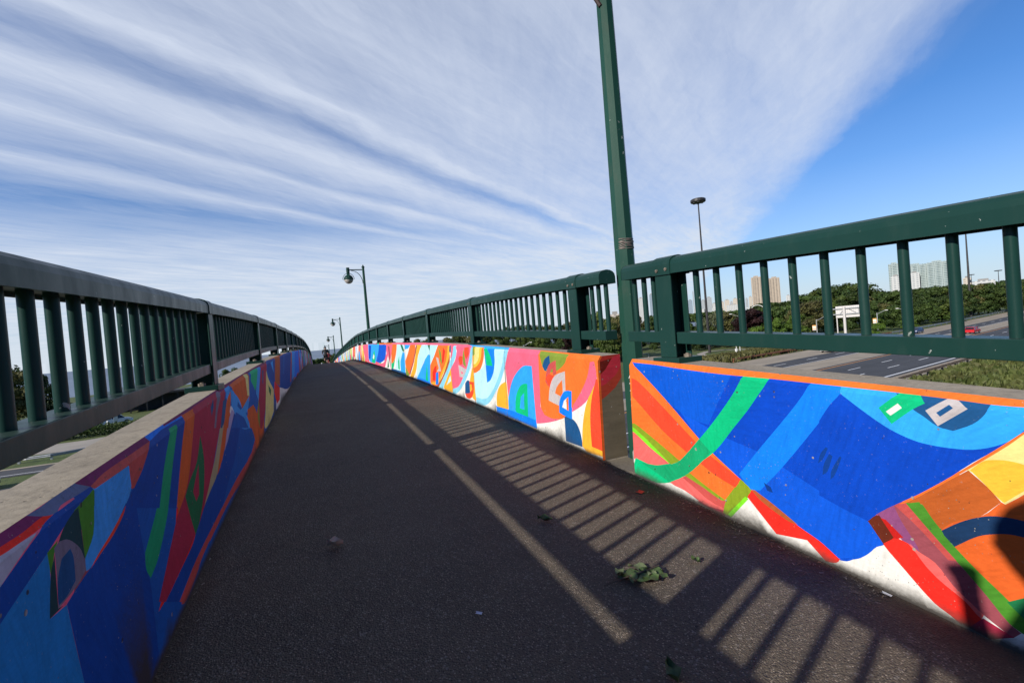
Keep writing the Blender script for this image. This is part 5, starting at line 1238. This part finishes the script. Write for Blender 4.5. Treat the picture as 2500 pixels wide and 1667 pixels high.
def joints(d):
    J=dict(pelvis=.135,belly=.125,chest=.15,neck=.055,head=.088,crown=.08,nose=.02,shL=.065,shR=.065,elL=.045,elR=.045,wrL=.03,wrR=.03,haL=.036,haR=.036,hiL=.095,hiR=.095,knL=.06,knR=.06,anL=.042,anR=.042,toL=.035,toR=.035)
    out={n:(Vector(d[n]),r) for n,r in J.items()}
    for s in 'LR':
        h=out['ha'+s][0]; w=out['wr'+s][0]; dr=(h-w).normalized(); sd=dr.cross(Vector((0,0,1))).normalized(); dn=Vector((0,0,-1))
        for i,f in enumerate(('f1','f2','f3','f4')): out[f+s]=(h+dr*(.055-.006*abs(i-1.3))+sd*(.024*(i-1.5))+dn*.03,.010)
        out['th'+s]=(h+sd*(.05 if s=='R' else -.05)+dr*.015,.011)
    return out
def person(loc,rz,d,label,top,legs,headgear,cat='person',legnames=('pelvis','hiL','hiR','knL','knR')):
    e=empty('person',loc,rz,label,cat); J=joints(d)
    mk_skin('body',J,EB,M['skin'],e)
    n=['pelvis','belly','chest','shL','shR','elL','elR']; j,e2=subset(J,EB,n,.016); mk_skin('shirt',j,e2,top,e)
    j,e2=subset(J,EB,list(legnames),.02); mk_skin('shorts',j,e2,legs,e)
    j,e2=subset(J,EB,['anL','toL'],.012); mk_skin('shoe',j,e2,M['rubber'],e); j,e2=subset(J,EB,['anR','toR'],.012); mk_skin('shoe',j,e2,M['rubber'],e)
    h=J['head'][0]+Vector((0,-.01,.03)); mb=MB(); mb.lathe([(.108*math.cos(R(q)),.125*math.sin(R(q))) for q in (-12,5,20,40,60,80,89)],16,tuple(h)); mb.build('helmet' if headgear=='helmet' else ('cap' if headgear=='cap' else 'hair'),M['helmet'] if headgear=='helmet' else (M['shirt_white'] if headgear=='cap' else M['hair']),e,smooth=True)
    return e
RIDE=dict(pelvis=(0,-.10,1.0),belly=(0,0,1.17),chest=(0,.14,1.36),neck=(0,.22,1.50),head=(0,.27,1.62),crown=(0,.26,1.68),nose=(0,.37,1.60),shL=(-.19,.17,1.41),shR=(.19,.17,1.41),elL=(-.27,.30,1.20),elR=(.27,.30,1.20),wrL=(-.25,.42,1.08),wrR=(.25,.42,1.08),haL=(-.25,.49,1.06),haR=(.25,.49,1.06),hiL=(-.1,-.07,.97),hiR=(.1,-.07,.97),knL=(-.12,.30,.78),knR=(.12,.16,.58),anL=(-.11,.10,.42),anR=(.11,.02,.19),toL=(-.11,.23,.36),toR=(.11,.15,.13))
WALK=dict(pelvis=(0,0,.95),belly=(0,.0,1.10),chest=(0,.01,1.33),neck=(0,.02,1.48),head=(0,.04,1.60),crown=(0,.03,1.66),nose=(0,.14,1.59),shL=(-.19,0,1.40),shR=(.19,0,1.40),elL=(-.24,-.08,1.14),elR=(.24,.06,1.14),wrL=(-.25,.02,.92),wrR=(.25,.17,.93),haL=(-.25,.05,.85),haR=(.25,.21,.87),hiL=(-.09,0,.92),hiR=(.09,0,.92),knL=(-.1,-.02,.5),knR=(.1,.14,.51),anL=(-.1,-.16,.1),anR=(.1,.16,.08),toL=(-.1,-.05,.04),toR=(.1,.28,.04))
def ring(mb,c,r,t,n=24):
    mb.path([(c[0],c[1]+r*math.cos(2*math.pi*i/n),c[2]+r*math.sin(2*math.pi*i/n)) for i in range(n)],t,6,closed=True)
def bicycle(loc,rz,mat,label):
    e=empty('bicycle',loc,rz,label,'bicycle')
    for yy in (-.52,.52):
        mb=MB(); ring(mb,(0,yy,.34),.32,.022); w=mb.build('wheel',M['rubber'],e,smooth=True); mb=MB()
        for i in range(12): a=2*math.pi*i/12; mb.bar((0,yy,.34),(0,yy+.31*math.cos(a),.34+.31*math.sin(a)),.002,n=4)
        mb.build('spokes',M['galv'],w)
    mb=MB()
    for a,b in (((0,-.52,.34),(0,-.05,.32)),((0,-.52,.34),(0,-.18,.80)),((0,-.05,.32),(0,-.2,.88)),((0,-.18,.80),(0,.36,.84)),((0,-.05,.32),(0,.38,.76)),((0,.35,.92),(0,.52,.34))): mb.bar(a,b,.017,n=8)
    mb.build('frame',mat,e)
    mb=MB(); mb.path([(-.27,.44,1.03),(-.1,.4,1.02),(0,.37,1.0),(.1,.4,1.02),(.27,.44,1.03)],.012,6); mb.bar((0,.35,.9),(0,.37,1.0),.014); mb.build('handlebar',M['rubber'],e)
    mb=MB(); mb.box(-.07,.07,-.33,-.10,.865,.9); mb.build('saddle',M['rubber'],e,bevel=.015)
    mb=MB(); mb.bar((-.11,.04,.37),(.11,-.02,.16),.008); mb.box(-.15,-.08,0.0,.1,.36,.38); mb.box(.08,.15,-.05,.05,.13,.15); mb.build('pedals',M['rubber'],e)
def onpath(x,y): return (x+bend(y),y,dk(y))
y1=47.0; x1=.66
bicycle(onpath(x1,y1),R(-3),M['helmet'],'dark bicycle ridden away over the crest by the rider in black')
person(onpath(x1,y1),R(-3),RIDE,'cyclist in black top and helmet riding away just past the crest',M['shirt_black'],M['shorts'],'helmet')
y2=56.; x2=1.1
bicycle(onpath(x2,y2),R(2),M['red_metal'],'red bicycle partly hidden behind the cyclist in black')
person(onpath(x2,y2),R(2),RIDE,'cyclist in red jersey riding ahead of the rider in black',M['shirt_red'],M['shorts'],'helmet')
y3=76.; x3=.70
person(onpath(x3,y3),R(8),WALK,'pedestrian in white shirt walking down the far side of the crest',M['shirt_white'],M['tan'],'cap')
# the photographer, standing just behind and left of the viewpoint: throws the soft shadow on the near right mural
PH=dict(pelvis=(0,-.02,.86),belly=(0,.04,1.0),chest=(0,.10,1.22),neck=(0,.15,1.36),head=(.0,.19,1.47),crown=(0,.18,1.52),nose=(0,.29,1.46),shL=(-.18,.12,1.28),shR=(.18,.12,1.28),elL=(-.25,.20,1.10),elR=(.24,.20,1.05),wrL=(-.13,.30,1.31),wrR=(.26,.26,1.09),haL=(-.09,.33,1.37),haR=(.29,.24,1.10),hiL=(-.09,-.02,.84),hiR=(.09,-.02,.84),knL=(-.11,.16,.47),knR=(.11,.16,.47),anL=(-.11,-.02,.08),anR=(.11,-.02,.08),toL=(-.11,.14,.035),toR=(.11,.14,.035))
person((-.30,-.30,dk(-.3)),R(-8),PH,'photographer in dark clothes standing behind the viewpoint, holding a camera',M['shirt_black'],M['shorts'],'hair')
mb=MB(); mb.box(-.065,.065,-.03,.03,-.045,.045); mb.box(-.025,.025,-.02,.025,.045,.075); mb.bar((0,.03,0),(0,.07,0),.034,n=16)
o=mb.build('camera',M['rubber'],bevel=.006,loc=(-.03,-.12,1.10)); o.rotation_euler=(0,0,R(-23)); tag(o,'black camera held at the viewpoint','camera')

# ------------------------------------------------------------------ camera
CF=dict(f=1130.0,pitch=-.95041017,roll=4.85960947,yaw=23.33256967)
cy_,sy_=math.cos(R(CF['yaw'])),math.sin(R(CF['yaw'])); cp_,sp_=math.cos(R(CF['pitch'])),math.sin(R(CF['pitch']))
fwd=Vector((sy_*cp_,cy_*cp_,sp_)); right=Vector((cy_,-sy_,0)); up=right.cross(fwd)
cr_,sr_=math.cos(R(CF['roll'])),math.sin(R(CF['roll'])); r2=right*cr_-up*sr_; u2=right*sr_+up*cr_
cam=bpy.data.cameras.new('view'); co=bpy.data.objects.new('view_camera',cam); col.objects.link(co)
mw=Matrix.Identity(4)
for i in range(3): mw[i][0]=r2[i]; mw[i][1]=u2[i]; mw[i][2]=-fwd[i]
mw.translation=Vector((0,0,EYE)); co.matrix_world=mw
cam.sensor_width=36; cam.lens=CF['f']/2500*36; cam.clip_start=.05; cam.clip_end=60000; sc.camera=co

# ------------------------------------------------------------------ light
TS=Vector((-1,-.346,.488*1.058)).normalized()
sun=bpy.data.lights.new('sun','SUN'); sun.energy=5.0; sun.angle=R(.6); sun.color=(1,.94,.84)
so=bpy.data.objects.new('sun',sun); col.objects.link(so); so.rotation_mode='QUATERNION'; so.rotation_quaternion=(-TS).to_track_quat('-Z','Y')
w=bpy.data.worlds.new('World'); sc.world=w; w.use_nodes=True; nt=w.node_tree; L=nt.links
bg=nt.nodes['Background']
sky=nt.nodes.new('ShaderNodeTexSky'); sky.sky_type='NISHITA'; sky.sun_disc=False; sky.sun_elevation=math.asin(TS.z); sky.sun_rotation=math.atan2(TS.x,TS.y); sky.air_density=1.0; sky.dust_density=.6; sky.ozone_density=1.4
tc=nt.nodes.new('ShaderNodeTexCoord'); sp=nt.nodes.new('ShaderNodeSeparateXYZ'); L.new(tc.outputs['Generated'],sp.inputs[0])
X,Y,Z=sp.outputs; A=R(42)
zc=mth(nt,'MAXIMUM',Z,.015)
a=mth(nt,'DIVIDE',mth(nt,'ADD',mth(nt,'MULTIPLY',X,math.sin(A)),mth(nt,'MULTIPLY',Y,math.cos(A))),zc)
b=mth(nt,'DIVIDE',mth(nt,'SUBTRACT',mth(nt,'MULTIPLY',X,math.cos(A)),mth(nt,'MULTIPLY',Y,math.sin(A))),zc)
def vec(x,y,z=0.):
    c=nt.nodes.new('ShaderNodeCombineXYZ')
    for i,q in enumerate((x,y,z)):
        if hasattr(q,'links'): L.new(q,c.inputs[i])
        else: c.inputs[i].default_value=q
    return c.outputs[0]
c0=mth(nt,'SUBTRACT',b,mth(nt,'MULTIPLY',a,.22))
def cn_(x,lo): return mth(nt,'SUBTRACT',x,lo)
wob=cn_(noise(nt,vec(mth(nt,'MULTIPLY',a,.45),mth(nt,'MULTIPLY',c0,1.1)),1.0,3,.55),.5)
wob2=cn_(noise(nt,vec(mth(nt,'MULTIPLY',a,2.2),mth(nt,'MULTIPLY',c0,6.)),1.0,5,.65),.5)
c=mth(nt,'ADD',mth(nt,'ADD',c0,mth(nt,'MULTIPLY',wob,.38)),mth(nt,'MULTIPLY',wob2,.17))
cn=mth(nt,'DIVIDE',mth(nt,'ADD',c,6.0),8.0,clamp=True)
S=lambda q:(q+6.)/8.
dens=ramp(nt,cn,[(0,.6),(S(-5.2),.62),(S(-4.6),.4),(S(-4.1),.16),(S(-3.5),.12),(S(-3.25),.40),(S(-3.1),.72),(S(-2.95),.30),(S(-2.7),.50),(S(-2.5),.82),(S(-2.36),.46),(S(-2.2),.74),(S(-2.05),.90),(S(-1.92),.5),(S(-1.83),.26),(S(-1.75),.62),(S(-1.67),.95),(S(-1.62),.74),(S(-1.5),.60),(S(-1.2),.72),(S(-.8),.60),(S(-.45),.76),(S(-.1),.58),(S(.15),.80),(S(.5),.72),(1,.6)])
# fibres: fine threads along the wind, broken by rougher texture, and a second set crossing at a small angle
f1=cn_(noise(nt,vec(mth(nt,'MULTIPLY',a,1.5),mth(nt,'MULTIPLY',c,16.)),1.0,8,.68,0,.5),.5)
c1=mth(nt,'ADD',c0,mth(nt,'MULTIPLY',a,.5))
f2=cn_(noise(nt,vec(mth(nt,'MULTIPLY',a,1.6),mth(nt,'MULTIPLY',c1,11.),3.),1.0,7,.66,0,.4),.5)
f3=cn_(noise(nt,vec(mth(nt,'MULTIPLY',a,1.1),mth(nt,'MULTIPLY',c0,2.4),7.),1.0,6,.6),.5)
f4=cn_(noise(nt,vec(mth(nt,'MULTIPLY',a,7.),mth(nt,'MULTIPLY',c0,14.),9.),1.0,6,.7),.5)
dens=mth(nt,'ADD',dens,mth(nt,'ADD',mth(nt,'ADD',mth(nt,'MULTIPLY',f1,.36),mth(nt,'MULTIPLY',f2,.26)),mth(nt,'ADD',mth(nt,'MULTIPLY',f3,.55),mth(nt,'MULTIPLY',f4,.14))),clamp=True)
bb=mth(nt,'ADD',b,mth(nt,'MULTIPLY',wob2,.22))
edge=ramp(nt,mth(nt,'DIVIDE',bb,2.0,clamp=True),[(.30,1),(.42,.85),(.50,.40),(.545,.06),(.60,0)])
clearz=ramp(nt,a,[(.30,0),(.72,1)])  # clouds dropped overhead and behind the view to cut the fill light
lowtex=mth(nt,'ADD',mth(nt,'ADD',.93,mth(nt,'MULTIPLY',f3,.9)),mth(nt,'MULTIPLY',f1,.75))
lowd=mth(nt,'MULTIPLY',ramp(nt,Z,[(0,1.0),(.16,.90),(.205,.66),(.25,.24),(.31,.0)]),lowtex,clamp=True)
lowr=ramp(nt,Z,[(0,.85),(.05,.62),(.13,.30),(.24,.06),(.32,0)])
dens=mth(nt,'MULTIPLY',mth(nt,'MULTIPLY',mth(nt,'ADD',mth(nt,'MULTIPLY',dens,.80),.13,clamp=True),edge),clearz)
hz=mth(nt,'ADD',mth(nt,'MULTIPLY',lowd,mth(nt,'MULTIPLY',edge,clearz)),mth(nt,'MULTIPLY',lowr,mth(nt,'SUBTRACT',1.0,mth(nt,'MULTIPLY',edge,clearz))))
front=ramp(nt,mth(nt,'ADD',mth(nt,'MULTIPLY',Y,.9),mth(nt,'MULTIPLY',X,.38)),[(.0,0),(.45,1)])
hz=mth(nt,'MULTIPLY',hz,front)  # haze removed from the unseen sky behind the view, for less fill
dens=mth(nt,'MAXIMUM',dens,hz,clamp=True)
SK=.11
tint=mixc(nt,1.0,sky.outputs[0],SKYTINT if 'SKYTINT' in globals() else (.44,.80,1.28),'MULTIPLY')
cl=mixc(nt,ramp(nt,Z,[(0,0),(.25,1)]),tuple(q/SK for q in (.70,.775,.86)),tuple(q/SK for q in (.68,.75,.89)))
tint=mixc(nt,front,mixc(nt,1.0,tint,(.55,.55,.6),'MULTIPLY'),tint)  # unseen sky behind the view darkened on purpose to deepen the shade
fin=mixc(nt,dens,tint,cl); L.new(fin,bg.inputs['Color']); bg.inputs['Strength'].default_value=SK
sc.view_settings.view_transform='Standard'; sc.view_settings.look='None'; sc.view_settings.gamma=1; sc.view_settings.exposure=0
